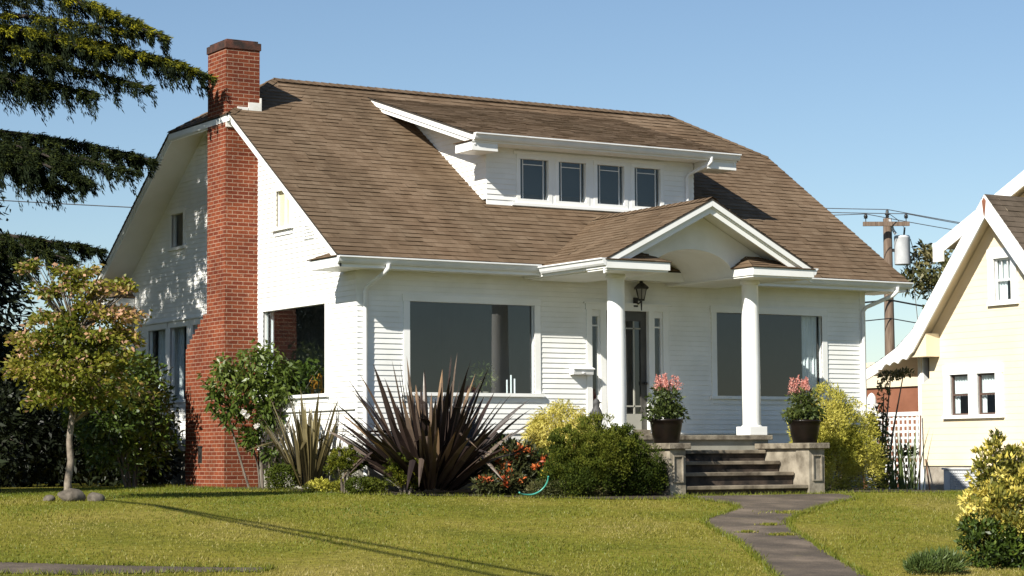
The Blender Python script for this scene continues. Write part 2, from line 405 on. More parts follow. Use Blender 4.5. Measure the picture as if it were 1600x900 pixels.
def siding(mb, F, v0, v1, span, openings=(), ex=.0857, proud=.014):
    """lapped boards: every course a tilted strip with a small under-edge; span(v) gives the wall's extent at that height"""
    k = 0
    while True:
        a = v0+k*ex; b = min(a+ex, v1); k += 1
        if a >= v1-1e-4: break
        cuts = sorted({a, b} | {t for o in openings for t in o[2:4] if a < t < b})
        for c0, c1 in zip(cuts[:-1], cuts[1:]):
            s0, s1 = span(c0), span(c1)
            if s0 is None: continue
            if s1 is None: s1 = ((s0[0]+s0[1])/2,)*2
            m = (c0+c1)/2
            ops = sorted([(o[0], o[1]) for o in openings if o[2] <= m <= o[3]])
            segs = []; cur = None
            edges = [(s0[0], s1[0])]
            for o0, o1 in ops: edges += [(o0, o0), (o1, o1)]
            edges.append((s0[1], s1[1]))
            for i in range(0, len(edges), 2):
                (l0, l1), (r0, r1) = edges[i], edges[i+1]
                if r0 <= l0 and r1 <= l1: continue
                r0 = max(r0, l0); r1 = max(r1, l1)
                n0 = proud-(proud-.002)*(c0-a)/ex; n1 = proud-(proud-.002)*(c1-a)/ex
                mb.quad(F(l0, c0, n0), F(r0, c0, n0), F(r1, c1, n1), F(l1, c1, n1))
                if c0 == a: mb.quad(F(l0, c0, .001), F(r0, c0, .001), F(r0, c0, n0), F(l0, c0, n0))
                for q0, q1, in ((l0, l1), (r0, r1)):
                    mb.add([F(q0, c0, -.01), F(q0, c0, n0), F(q1, c1, n1), F(q1, c1, -.01)], [(0, 1, 2, 3)])

FF = Fr((0, 0, 0), (1, 0, 0), (0, 0, 1), (0, -1, 0))        # front wall: u = x
FS = Fr((0, 0, 0), (0, 1, 0), (0, 0, 1), (-1, 0, 0))        # left gable wall: u = y
FRW = Fr((W, 0, 0), (0, 1, 0), (0, 0, 1), (1, 0, 0))        # right gable wall
FB = Fr((0, D, 0), (1, 0, 0), (0, 0, 1), (0, 1, 0))

WL = (.957, 3.344, 1.545, 3.02); WR = (7.144, 9.542, 1.545, 3.02)
DOORO = (4.42, 6.1, .88, 3.0)
mb = MB(); siding(mb, FF, .87, 3.56, lambda v: (0, W), [WL, WR, DOORO]); mb.build('front_wall', WHITE, house)
SWO = (1.079, 3.456, 1.545, 3.02)
REARW = [(6.1, 6.47, 1.6, 2.96), (6.75, 7.55, 1.6, 2.96), (7.75, 8.62, 1.6, 2.96)]
ATT = [(2.40, 2.94, 4.43, 5.06), (6.95, 7.5, 4.47, 5.10)]
def gable_span(v):
    if v <= 3.5: return (0, D)
    if v > 6.72: return None
    y = (v+.13-ZE)/SL-O; y = max(y, 0)
    return (y, D-y) if y < D/2 else None
mb = MB(); siding(mb, FS, .78, 6.72, gable_span, [SWO]+REARW+ATT); mb.build('gable_wall', WHITE, house)
mb = MB(); siding(mb, FRW, .78, 6.72, gable_span, []); mb.build('gable_wall', WHITE, house)
mb = MB(); mb.quad(FB(0, .6), FB(W, .6), FB(W, 3.56), FB(0, 3.56)); mb.build('rear_wall', WHITE, house)
# base trim, corner boards, ledges
mb = MB()
mb.fbox(FF, -.02, W+.02, .69, .875, -.02, .022); mb.fbox(FF, -.02, W+.02, .875, .90, -.02, .045)
mb.fbox(FS, -.02, D+.02, .64, .78, -.02, .022); mb.fbox(FS, .025, 3.62, 1.265, 1.30, -.01, .05)
mb.fbox(FF, W-.11, W+.02, .9, 3.5, -.02, .024)
mb.build('trim_board', TRIM, house)
mb = MB(); mb.box(.04, W-.04, .04, D-.04, -.3, .69); mb.build('foundation', FOUND, house)

# interior shell seen dimly through the glass
mb = MB()
for (a, b, c, d) in (((.15, .15, .9), (W-.15, .15, .9), (W-.15, 4.6, .9), (.15, 4.6, .9)), ((.15, .15, 3.45), (W-.15, .15, 3.45), (W-.15, 4.6, 3.45), (.15, 4.6, 3.45)),
                     ((.15, 4.6, .9), (W-.15, 4.6, .9), (W-.15, 4.6, 3.45), (.15, 4.6, 3.45)), ((W-.15, .15, .9), (W-.15, 4.6, .9), (W-.15, 4.6, 3.45), (W-.15, .15, 3.45)),
                     ((4.2, .2, .9), (4.2, 4.6, .9), (4.2, 4.6, 3.45), (4.2, .2, 3.45)), ((6.3, .2, .9), (6.3, 4.6, .9), (6.3, 4.6, 3.45), (6.3, .2, 3.45)),
                     ((.16, 3.7, .9), (.16, 4.6, .9), (.16, 4.6, 3.45), (.16, 3.7, 3.45))): mb.quad(a, b, c, d)
mb.build('interior', WALLIN, house)
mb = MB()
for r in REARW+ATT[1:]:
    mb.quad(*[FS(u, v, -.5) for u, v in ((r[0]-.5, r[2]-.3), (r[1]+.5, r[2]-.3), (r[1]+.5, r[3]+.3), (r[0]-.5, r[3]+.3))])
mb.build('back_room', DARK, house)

def window(F, r, parent=house, trim=.115, sill=True, nin=-.05, pane=True, sash=.0, name='window', muntins=None, lbl=None, glass=None):
    u0, u1, v0, v1 = r; mb = MB()
    mb.fbox(F, u0-trim, u0, v0+.001, v1, nin-.03, .028); mb.fbox(F, u1, u1+trim, v0+.001, v1, nin-.03, .028)
    mb.fbox(F, u0-trim-(.02 if sill else 0), u1+trim+(.02 if sill else 0), v1+.001, v1+trim, nin-.03, .031)
    if sill:
        mb.fbox(F, u0-trim-.04, u1+trim+.04, v0-.055, v0, nin-.03, .075); mb.fbox(F, u0-trim, u1+trim, v0-.14, v0-.055, -.01, .026)
    else: mb.fbox(F, u0-trim, u1+trim, v0-trim, v0, nin-.03, .028)
    if sash:
        for a in ((u0, u0+sash, v0, v1), (u1-sash, u1, v0, v1), (u0+sash, u1-sash, v0, v0+sash), (u0+sash, u1-sash, v1-sash, v1)): mb.fbox(F, *a, nin-.02, nin+.015)
    o = mb.build(name, TRIM, parent)
    if pane:
        m2 = MB(); m2.quad(F(u0, v0, nin), F(u1, v0, nin), F(u1, v1, nin), F(u0, v1, nin)); m2.build('pane', glass or GLASS, o)
    if muntins:
        m3 = MB()
        for a in muntins: m3.fbox(F, *a, nin-.004, nin+.012)
        m3.build('muntin', TRIM, o)
    return o
window(FF, WL); window(FF, WR); window(FS, SWO, trim=.10)
for r in REARW: window(FS, r, trim=.10)
window(FS, ATT[1], trim=.09)
o = window(FS, ATT[0], trim=.08, pane=False)
mb = MB(); mb.quad(*[FS(u, v, -.045) for u, v in ((2.4, 4.43), (2.94, 4.43), (2.94, 5.06), (2.4, 5.06))]); mb.build('blind', BLIND, o)
mb = MB(); mb.fbox(FS, 2.65, 2.68, 4.43, 5.06, -.05, -.02); mb.build('sash_bar', TRIM, o)
# header board over the rear windows, louvred vent
mb = MB(); mb.fbox(FS, 5.9, 8.95, 3.075, 3.11, -.01, .06); mb.build('window_header', TRIM, house)
mb = MB()
for k in range(5): mb.fbox(FS, 1.50, 1.86, 4.14+k*.055, 4.175+k*.055, -.01, .03)
mb.build('vent', TRIM, house)
# curtains
def curtain(u0, u1, v0, v1, n, F=FF, name='curtain'):
    mb = MB(); N = 40
    for i in range(N):
        a, b = u0+(u1-u0)*i/N, u0+(u1-u0)*(i+1)/N
        f = lambda t: n-.025*math.sin((t-u0)*95)-.012*math.sin((t-u0)*41)
        mb.quad(F(a, v0, f(a)), F(b, v0, f(b)), F(b, v1, f(b)), F(a, v1, f(a)))
    return mb.build(name, CURT, house)
curtain(9.22, 9.56, 1.5, 3.05, -.17)
curtain(3.38, 3.455, 1.5, 3.05, -.14, FS)
curtain(7.4, 8.0, 1.5, 3.0, -.2, FS); curtain(8.1, 8.65, 1.5, 3.0, -.2, FS); curtain(6.05, 6.3, 1.5, 3.0, -.2, FS)

# front door, sidelights, casing
mb = MB()
for a, b in ((4.39, 4.50), (4.675, 4.79), (5.68, 5.80), (5.985, 6.11)): mb.fbox(FF, a, b, .90, 2.99, -.11, .028)
mb.fbox(FF, 4.37, 6.13, 2.99, 3.09, -.11, .034); mb.fbox(FF, 4.33, 6.17, 3.09, 3.12, -.02, .055)
for a, b in ((4.50, 4.675), (5.80, 5.985)): mb.fbox(FF, a, b, .90, 1.17, -.08, -.005); mb.fbox(FF, a, b, 2.88, 2.99, -.08, -.005)
mb.build('door_casing', TRIM, house)
for a, b in ((4.50, 4.675), (5.80, 5.985)):
    mb = MB()
    for q in ((a, a+.025, 1.17, 2.88), (b-.03, b, 1.17, 2.88)): mb.fbox(FF, *q, -.08, -.02)
    o = mb.build('sidelight', TRIM, house)
    m2 = MB(); m2.quad(FF(a, 1.17, -.05), FF(b, 1.17, -.05), FF(b, 2.88, -.05), FF(a, 2.88, -.05)); m2.build('pane', GLASS, o)
    for q0, q1 in ((2.71, 2.735), (1.29, 1.315)):
        m3 = MB(); m3.fbox(FF, a+.025, b-.03, q0, q1, -.055, -.03); m3.build('muntin', TRIM, o)
mb = MB()
mb.fbox(FF, 4.79, 4.91, .95, 2.99, -.10, -.055); mb.fbox(FF, 5.56, 5.68, .95, 2.99, -.10, -.055)
mb.fbox(FF, 4.91, 5.56, 2.82, 2.99, -.10, -.055)
door = mb.build('front_door', DOORF, house)
mb = MB(); mb.fbox(FF, 4.91, 5.56, .95, 1.22, -.10, -.05); mb.build('kick_panel', DOORP, door)
mb = MB(); mb.quad(FF(4.91, 1.22, -.08), FF(5.56, 1.22, -.08), FF(5.56, 2.82, -.08), FF(4.91, 2.82, -.08)); mb.build('pane', GLASS, door)
mb = MB()
for q in ((5.41, 5.435, 1.22, 2.82), (5.035, 5.06, 1.22, 2.82), (4.91, 5.56, 1.34, 1.365), (4.91, 5.56, 2.68, 2.705)): mb.fbox(FF, *q, -.083, -.06)
mb.build('muntin', DOORP, door)
mb = MB(); mb.tube([FF(5.62, 1.75, -.06), FF(5.62, 1.75, .0)], .012); mb.lathe(FF(5.62, 1.75, .0)-V(0, 0, .03), [(.001, 0), (.03, .01), (.035, .03), (.03, .05), (.001, .06)]); mb.build('handle', IRON, door)
curtain(5.0, 5.33, .95, 2.75, -.18, name='door_curtain')
mb = MB(); mb.box(4.7, 5.78, -.16, -.03, .835, .885); mb.box(4.79, 5.68, -.05, .1, .885, .949); mb.build('door_sill', CONC, house)

# roof
def clip_span(poly, v):
    xs = []
    n = len(poly)
    for i in range(n):
        (x0, v0), (x1, v1) = poly[i], poly[(i+1) % n]
        if abs(v1-v0) < 1e-9: continue
        if min(v0, v1)-1e-9 <= v <= max(v0, v1)+1e-9: xs.append(x0+(x1-x0)*(v-v0)/(v1-v0))
    return (min(xs), max(xs)) if xs else None
def courses(mb, o, U, Vv, N, poly, ex=.14, proud=.013, seed=0, u_off=0):
    """shingle courses as real overlapping steps over a polygon in (u, v)"""
    o, U, Vv, N = V(*o), V(*U), V(*Vv), V(*N); vm = max(p[1] for p in poly); rr = random.Random(seed)
    k = 0
    while k*ex < vm-1e-4:
        a, b = max(k*ex, 1e-5), min((k+1)*ex, vm-1e-5); k += 1
        s0, s1 = clip_span(poly, a), clip_span(poly, b)
        if not s0 or not s1: continue
        L = max(s0[1]-s0[0], .01); ns = max(1, int(L/.30)); ph_ = rr.random()
        for i in range(ns):
            t0, t1 = (0 if i == 0 else (i+.55*(ph_-.5))/ns), (1 if i == ns-1 else (i+1+.55*(ph_-.5))/ns)
            l0, r0 = s0[0]+(s0[1]-s0[0])*t0, s0[0]+(s0[1]-s0[0])*t1; l1, r1 = s1[0]+(s1[1]-s1[0])*t0, s1[0]+(s1[1]-s1[0])*t1
            h0 = h1 = proud*rr.choice((.45, .7, .8, .9, 1., 1.15, 1.4))
            p = [o+U*l0+Vv*a+N*h0, o+U*r0+Vv*a+N*h1, o+U*r1+Vv*b+N*.001, o+U*l1+Vv*b+N*.001]
            mb.quad(*p, uv=[(l0+u_off, a), (r0+u_off, a), (r1+u_off, b), (l1+u_off, b)])
            q = [o+U*l0+Vv*a, o+U*r0+Vv*a, p[1], p[0]]
            mb.quad(*q, uv=[(l0, a-.004), (r0, a-.004), (r0, a), (l0, a)])
def slope_roof(mb, pts, seed=0, ex=.14):
    """pts[0]-pts[1] is the eave; planar polygon"""
    P = [V(*p) for p in pts]; U = P[1]-P[0]; U /= np.linalg.norm(U)
    N = None
    for k in range(2, len(P)):
        c = np.cross(U, P[k]-P[0])
        if np.linalg.norm(c) > 1e-3: N = c/np.linalg.norm(c); break
    if N[2] < 0: N = -N
    Vv = np.cross(N, U)
    if Vv[2] < 0: Vv = -Vv
    courses(mb, P[0], U, Vv, N, [((p-P[0])@U, (p-P[0])@Vv) for p in P], ex, seed=seed, u_off=seed*3.7)
def body(mb, polys, t, edge=None):
    for p in polys:
        c = np.mean([V(*q) for q in p], 0); e = MB()
        e.prism([V(*q)-V(0, 0, .004) for q in p], (0, 0, -.026)); e.build('roof_edge', EDGE, edge or house)
        mb.prism([V(*q)+(c-V(*q))*.004-V(0, 0, .031) for q in p], (0, 0, -t+.028))

A0, A1 = (-OL, -O+.02, zf(-O+.02)), (W+OL, -O+.02, zf(-O+.02))
J = lambda x, y: (x, y, ZJ)
F_ = [A0, A1, J(W+OL, YJ), (W-XL, D/2, ZR), (XL, D/2, ZR), J(-OL, YJ)]
mir = lambda p: (p[0], D-p[1], p[2])
B_ = [mir(F_[1]), mir(F_[0]), mir(F_[5]), mir(F_[4]), mir(F_[3]), mir(F_[2])]
HL = [J(-OL, D-YJ), J(-OL, YJ), (XL, D/2, ZR)]; HR = [J(W+OL, YJ), J(W+OL, D-YJ), (W-XL, D/2, ZR)]
mb = MB()
for i, p in enumerate((F_, B_, HL, HR)): slope_roof(mb, p, i)
roof = mb.build('roof', SHING, house)
mb = MB(); body(mb, (F_, B_, HL, HR), .13); mb.build('roof_deck', TRIM, house)
mb = MB()
def cap_run(a, b, wid=.15, up=.02, n=None):
    a, b = V(*a), V(*b); d = b-a; L = np.linalg.norm(d); d /= L; s = np.cross(d, (0, 0, 1)); s /= np.linalg.norm(s); n = n or int(L/.16)
    for i in range(n):
        p, q = a+d*L*i/n, a+d*L*(i+1.15)/n; h = V(0, 0, up+.012); e = V(0, 0, up)
        dz = V(0, 0, -wid*.55)
        for sg in (1, -1):
            mb.quad(p+h, q+e, q+e+s*sg*wid+dz, p+h+s*sg*wid+dz, uv=[(i*.4, 0), (i*.4+.13, 0), (i*.4+.13, .13), (i*.4, .13)])
cap_run((XL, D/2, ZR), (W-XL, D/2, ZR))
for h in (HL, HR):
    cap_run(h[0], h[2], .10); cap_run(h[1], h[2], .10)
mb.build('ridge_cap', SHING, house)
# rake boards (two tiers) and jerkinhead fascias
def rake(mb, x, sgn, y0, z0, y1, z1, h=.19, t=.035):
    for (dz0, dz1, tt) in ((-.032, -.085, t+.02), (-.085, -h, t)):
        mb.prism([(x, y0, z0+dz0), (x, y1, z1+dz0), (x, y1, z1+dz1), (x, y0, z0+dz1)], (sgn*tt, 0, 0))
mb = MB()
for x, sg in ((-OL+.07, -1), (W+OL-.07, 1)):
    rake(mb, x, sg, -O+.03, zf(-O+.03), YJ, ZJ); rake(mb, x, sg, D+O-.03, zf(-O+.03), D-YJ, ZJ)
    rake(mb, x, sg, YJ, ZJ, D-YJ, ZJ, .16)
mb.box(-OL, W+OL, -O+.03, -O+.055, ZE-.17, ZE-.005); mb.box(-OL, W+OL, D+O-.055, D+O-.03, ZE-.17, ZE-.005)
mb.build('fascia', TRIM, house)
for a, b in ((-O+.056, -.005), (D+.005, D+O-.056)):
    mb = MB(); mb.box(-.6, W+.6, a, b, 3.50, 3.52); mb.build('soffit', TRIM, house)

def gutter(mb, a, b, n):
    """ogee-ish gutter from a to b (top back edge), n = outward"""
    a, b, n = V(*a), V(*b), V(*n)
    prof = [(0, 0), (0, -.115), (.035, -.115), (.058, -.085), (.078, -.03), (.10, -.02), (.10, 0), (.094, .002), (.07, -.024), (.05, -.08), (.03, -.10), (.01, -.10), (.01, 0)]
    m = len(prof); ps = [p+n*q+V(0, 0, z) for p in (a, b) for q, z in prof]
    mb.add(ps, [(i, (i+1) % m, m+(i+1) % m, m+i) for i in range(m)])
    mb.add(ps[:7], [tuple(range(7))]); mb.add(ps[m:m+7], [tuple(range(7))])
PX0, PX1, PY, PZE, PZR, PXC = 3.113, 7.298, -2.535, 3.6168, 4.675, 5.206
mb = MB(); gutter(mb, (-OL-.01, -O+.028, ZE), (PX0-.02, -O+.028, ZE), (0, -1, 0)); mb.build('gutter', METALW, house)
mb = MB(); gutter(mb, (PX1+.02, -O+.028, ZE), (W+OL+.02, -O+.028, ZE), (0, -1, 0)); mb.build('gutter', METALW, house)
def spout(pts, r=.038):
    mb = MB(); mb.tube(pts, r, 10); return mb.build('downspout', METALW, house)
spout([(.25, -O-.02, ZE-.10), (.25, -O-.02, ZE-.16), (.23, -O+.05, ZE-.22), (.14, -.10, ZE-.42), (.13, -.055, ZE-.50), (.13, -.055, .0)])
spout([(W+.30, -O-.02, ZE-.09), (W+.30, -O-.02, ZE-.16), (W+.26, -O+.06, ZE-.24), (W-.02, -.10, ZE-.44), (W-.06, -.06, ZE-.52), (W-.06, -.06, .0)])
# eave returns on the gables
def eave_return(x0, x1, y0, y1, zt, wall_x, zup=.27):
    """boxed return with its little hipped roof leaning on the wall"""
    mb = MB(); mb.box(x0, x1, y0, y1, zt-.16, zt-.01); o = mb.build('eave_return', TRIM, house)
    ox = x0 if abs(x0-wall_x) > abs(x1-wall_x) else x1; e = .03 if ox < wall_x else -.03
    ym = (y0+y1)/2; w_ = (y1-y0)/2*.72
    a, b = (ox-e, y0-.02, zt), (ox-e, y1+.02, zt); c, d = (wall_x, ym+w_*.3, zt+zup), (wall_x, ym-w_*.3, zt+zup)
    a2, b2 = (wall_x, y0-.02, zt), (wall_x, y1+.02, zt)
    mb = MB()
    for p in ((a, b, c, d), (b, b2, c), (a2, a, d)): slope_roof(mb, p, 7, .13)
    mb.poly([a, a2, b2, b]); mb.build('return_roof', SHING, o)
for xa, xb, wx in ((-OL, -.02, 0.), (W+.02, W+OL, W)):
    eave_return(xa, xb, -O+.06, .436, ZE-.005, wx); eave_return(xa, xb, D-.436, D+O-.06, ZE-.005, wx)
spout([(-.06, D-.5, 3.48), (-.06, D-.5, 3.3), (-.05, D-.15, 3.0), (-.05, D-.12, .1)], .04)

# chimney
mb = MB(); CY0, CY1, CXO = 3.70, 4.47, -.625
def brick_box(x0, x1, y0, y1, z0, z1):
    mb.quad((x0, y0, z0), (x0, y1, z0), (x0, y1, z1), (x0, y0, z1), uv=[(-y0, z0), (-y1, z0), (-y1, z1), (-y0, z1)])
    mb.quad((x0, y0, z0), (x1, y0, z0), (x1, y0, z1), (x0, y0, z1), uv=[(x0+9.1, z0), (x1+9.1, z0), (x1+9.1, z1), (x0+9.1, z1)])
    mb.quad((x0, y1, z0), (x1, y1, z0), (x1, y1, z1), (x0, y1, z1), uv=[(x0, z0), (x1, z0), (x1, z1), (x0, z1)])
    mb.quad((x1, y0, z0), (x1, y1, z0), (x1, y1, z1), (x1, y0, z1), uv=[(y0, z0), (y1, z0), (y1, z1), (y0, z1)])
    mb.quad((x0, y0, z1), (x1, y0, z1), (x1, y1, z1), (x0, y1, z1), uv=[(x0, y0), (x1, y0), (x1, y1), (x0, y1)])
brick_box(CXO-.012, .0, CY0-.02, 5.36, -.1, 2.45)
for k in range(7):
    brick_box(CXO-.012, 0, CY0-.02 if k < 3 else CY0, 5.30-k*.115, 2.45+k*.0685*1.2, 2.45+(k+1)*.0685*1.2)
brick_box(CXO, 0, CY0, CY1, 2.45+7*.0685*1.2, 6.2); brick_box(CXO, .02, CY0, CY1, 6.2, 7.66)
chim = mb.build('chimney', BRICK, house)
mb = MB(); mb.box(CXO-.022, .042, CY0-.022, CY1+.022, 7.63, 7.76); mb.box(CXO+.02, 0, CY0+.02, CY1-.02, 7.76, 7.80); mb.build('chimney_cap', CAPC, chim, .008)
mb = MB(); mb.box(CXO-.016, CXO-.01, 4.62, 4.79, .42, .70); mb.box(CXO-.025, CXO-.012, 4.60, 4.81, .69, .72); mb.build('cleanout_door', IRON, chim)
mb = MB()
mb.box(-.20, .035, CY0-.022, CY0-.004, zf(CY0)-.05, zf(CY0)+.13); mb.box(-.41, -.21, CY0-.025, CY0-.004, zf(CY0)-.16, zf(CY0)+.04); mb.box(.021, .05, CY0-.02, CY0+.12, zf(CY0)-.02, zf(CY0)+.22)
mb.box(-.63, -.42, CY0-.03, CY0-.004, zf(CY0)-.33, zf(CY0)-.09)
mb.build('flashing', FLASH, chim)

# dormer
DY, DX0, DX1 = 1.1575, 3.123, 7.545
DZE, DYE, DSL = 5.985, .70, (7.143-5.985)/(4.535-.70)
FD = Fr((0, DY, 0), (1, 0, 0), (0, 0, 1), (0, -1, 0))
DW = [(3.80, 4.383), (4.597, 5.168), (5.414, 5.994), (6.218, 6.79)]; DZ = (4.975, 5.675)
mb = MB(); siding(mb, FD, zf(DY), 5.98, lambda v: (DX0, DX1), [(a-.06, b+.06, DZ[0]-.06, DZ[1]+.06) for a, b in DW], ex=.092)
for x, N in ((DX0, (-1, 0, 0)), (DX1, (1, 0, 0))):
    Fd = Fr((x, 0, 0), (0, 1, 0), (0, 0, 1), N)
    def sp(v):
        y0 = max(DY, (v+.13-DZE)/DSL+DYE); y1 = (v-ZE)/SL-O
        return (y0, y1) if y1 > y0 else None
    siding(mb, Fd, zf(DY), 7.1, sp, ex=.092)
dorm = mb.build('dormer', WHITE, house)
for a, b in DW:
    window(FD, (a, b, *DZ), trim=.075, sill=False, sash=.0, name='dormer_window', nin=-.035,
           muntins=[(a+.075, a+.087, *DZ), (b-.087, b-.075, *DZ), (a+.087, b-.087, DZ[1]-.095, DZ[1]-.083)])
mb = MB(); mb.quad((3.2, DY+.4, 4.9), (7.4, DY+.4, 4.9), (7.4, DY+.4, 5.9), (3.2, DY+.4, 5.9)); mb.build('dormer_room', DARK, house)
mb = MB(); mb.fbox(FD, DW[0][0]-.17, DW[3][1]+.17, DZ[0]-.125, DZ[0]-.076, -.02, .05); mb.fbox(FD, DW[0][0]-.13, DW[3][1]+.13, DZ[1]+.076, DZ[1]+.13, -.02, .035)
for i in range(3): mb.fbox(FD, DW[i][1]+.076, DW[i+1][0]-.076, DZ[0]-.076, DZ[1]+.076, -.04, .02)
mb.build('dormer_trim', TRIM, dorm)
RX0, RX1, RYT = 2.59, 8.21, 4.56
zd = lambda y: DZE+DSL*(y-DYE)
DR = [(RX0, DYE, DZE), (RX1, DYE, DZE), (RX1, RYT, zd(RYT)), (RX0, RYT, zd(RYT))]
mb = MB(); slope_roof(mb, DR, 5, .135); mb.build('dormer_roof', SHING, dorm)
mb = MB(); body(mb, [DR], .12, dorm)
for x, sg in ((RX0+.07, -1), (RX1-.07, 1)): rake(mb, x, sg, DYE+.02, zd(DYE+.02), RYT-.12, zd(RYT-.12), .20)
mb.box(RX0+.02, RX1-.02, DYE+.03, DY-.005, 5.84, 5.86); mb.box(RX0, RX1, DYE+.01, DYE+.03, 5.84, 5.955)
mb.build('dormer_fascia', TRIM, dorm)
mb = MB(); gutter(mb, (RX0+.01, DYE+.005, DZE), (RX1+.03, DYE+.005, DZE), (0, -1, 0)); mb.build('dormer_gutter', METALW, dorm)
for xa, xb, wx in ((RX0, DX0-.02, DX0), (DX1+.02, RX1, DX1)): eave_return(xa, xb, DYE+.035, DY+.14, DZE-.125, wx, .22)
spout([(7.60, DYE-.03, DZE-.08), (7.60, DYE-.03, DZE-.16), (7.58, DYE+.04, DZE-.22), (7.40, DY-.08, DZE-.36), (7.37, DY-.05, DZE-.42), (7.37, DY-.05, zf(DY)+.05)], .034)

# porch roof
yb = (PZR-ZE)/SL-O
vy = -O+.02
mb = MB()
PLp = [(PX0, PY, PZE), (PX0, vy, PZE), (PXC, yb, PZR), (PXC, PY, PZR)]
PRp = [(PX1, vy, PZE), (PX1, PY, PZE), (PXC, PY, PZR), (PXC, yb, PZR)]
slope_roof(mb, [(PX0, vy, PZE), (PX0, PY, PZE), (PXC, PY, PZR), (PXC, yb, PZR)], 8)
slope_roof(mb, [(PX1, PY, PZE), (PX1, vy, PZE), (PXC, yb, PZR), (PXC, PY, PZR)], 9)
cap_run((PXC, PY, PZR), (PXC, yb-.1, PZR), .13)
mb.build('porch_roof', SHING, house)
mb = MB(); body(mb, (PLp, PRp), .12)
def prake(x0, z0, x1, z1):
    for dz0, dz1, t in ((-.03, -.095, .085), (-.095, -.14, .06), (-.14, -.235, .035)):
        mb.prism([(x0, PY+.10, z0+dz0), (x1, PY+.10, z1+dz0), (x1, PY+.10, z1+dz1), (x0, PY+.10, z0+dz1)], (0, -t, 0))
prake(PX0, PZE-.004, PXC, PZR-.004); prake(PXC, PZR-.004, PX1, PZE-.004)
mb.build('porch_fascia', TRIM, house)
PW = -1.95   # pediment wall
ARC, ARH, AZ = .85, .42, 3.47
mb = MB(); n = 24
sl = (PZR-PZE)/(PXC-PX0)
top = lambda x: PZR-.13-sl*abs(x-PXC)
def arch(x):
    t = (x-PXC)/ARC
    return AZ+ARH*math.sqrt(max(0, 1-t*t)) if abs(t) < 1 else AZ
xs_ = sorted(set([PX0+.13, PXC-ARC, PXC, PXC+ARC, PX1-.13]+[PXC-ARC*math.cos(math.pi*k/n) for k in range(n+1)]))
for x0, x1 in zip(xs_[:-1], xs_[1:]):
    if x1-x0 < 1e-6: continue
    mb.quad((x0, PW, arch(x0)), (x1, PW, arch(x1)), (x1, PW, max(top(x1), arch(x1))), (x0, PW, max(top(x0), arch(x0))))
    mb.quad((x0, PW, arch(x0)), (x1, PW, arch(x1)), (x1, -.0, arch(x1)), (x0, -.0, arch(x0)))
mb.build('pediment', WHITE, house)
mb = MB()
mb.box(PX0+.02, PX0+.13, PY+.12, -.02, 3.46, 3.6); mb.build('porch_frieze', TRIM, house)
mb = MB(); mb.box(PX1-.13, PX1-.02, PY+.12, -.02, 3.46, 3.6); mb.build('porch_frieze', TRIM, house)
for a, b in ((PX0+.13, PXC-ARC), (PXC+ARC, PX1-.13)):
    mb = MB(); mb.box(a, b, PW, -.02, 3.44, 3.465); mb.build('porch_ceiling', TRIM, house)
for x0, x1, s in ((PX0-.004, 4.34, 1), (6.02, PX1+.004, -1)):
    mb = MB(); mb.box(x0, x1, PY+.0, PW-.01, 3.46, 3.585); mb.box(x0+.02, x1-.02, PY+.03, PW-.01, 3.43, 3.46); o = mb.build('eave_return', TRIM, house)
    mb = MB(); e = .02; zt = 3.59; zu = 3.82; ins = .30
    a, b, c, d = (x0-e, PY-e, zt), (x1+e, PY-e, zt), (x1+e, PW, zt), (x0-e, PW, zt)
    if s > 0: t1, t2 = (x0+.80, PW, zu), (x1-ins, PW, zu)
    else: t1, t2 = (x0+ins, PW, zu), (x1-.80, PW, zu)
    slope_roof(mb, [a, b, t2, t1], 11, .13); slope_roof(mb, [b, c, t2], 12, .13); slope_roof(mb, [d, a, t1], 13, .13)
    mb.poly([a, b, c, d]); mb.build('return_roof', SHING, o)
for x, ya, yb2 in ((PX0, PY-.0, -O-.06), (PX1, -O-.06, PY)):
    mb = MB(); gutter(mb, (x, ya, PZE-.002), (x, yb2, PZE-.002), (-1 if x == PX0 else 1, 0, 0)); mb.build('gutter', METALW, house)
# porch floor, steps, pedestals
mb = MB(); mb.box(3.68, 6.785, -2.02, -.03, .752, .83); floor = mb.build('porch_floor', CAPCN, house, .008)
mb = MB(); mb.box(3.73, 6.73, -1.96, -.02, -.3, .752); mb.build('porch_base', FOUND, house)
for ynose, zt, yb_ in ((-2.28, .585, -1.965), (-2.65, .405, -2.235), (-3.01, .228, -2.605), (-3.36, .02, -2.965)):
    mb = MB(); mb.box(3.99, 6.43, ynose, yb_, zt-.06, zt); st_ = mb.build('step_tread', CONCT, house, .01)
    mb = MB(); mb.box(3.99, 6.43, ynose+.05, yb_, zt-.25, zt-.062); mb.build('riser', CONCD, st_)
for xa, xb in ((3.68, 3.985), (6.435, 6.76)):
    mb = MB(); mb.box(xa+.02, xb-.02, -3.28, -2.03, -.25, .60); mb.box(xa, xb, -3.38, -3.05, -.25, .60)
    p = mb.build('pedestal', CONC, house, .006)
    mb = MB(); mb.box(xa-.05, xb+.06, -3.45, -2.03, .60, .69); mb.build('pedestal_cap', CAPCN, p, .01)
    mb = MB(); xm = (xa+xb)/2
    for q in ((xm-.095, xm-.075, .08, .50), (xm+.075, xm+.095, .08, .50), (xm-.075, xm+.075, .08, .10), (xm-.075, xm+.075, .48, .50)): mb.box(q[0], q[1], -3.405, -3.375, q[2], q[3])
    mb.build('panel_moulding', CONC, p)
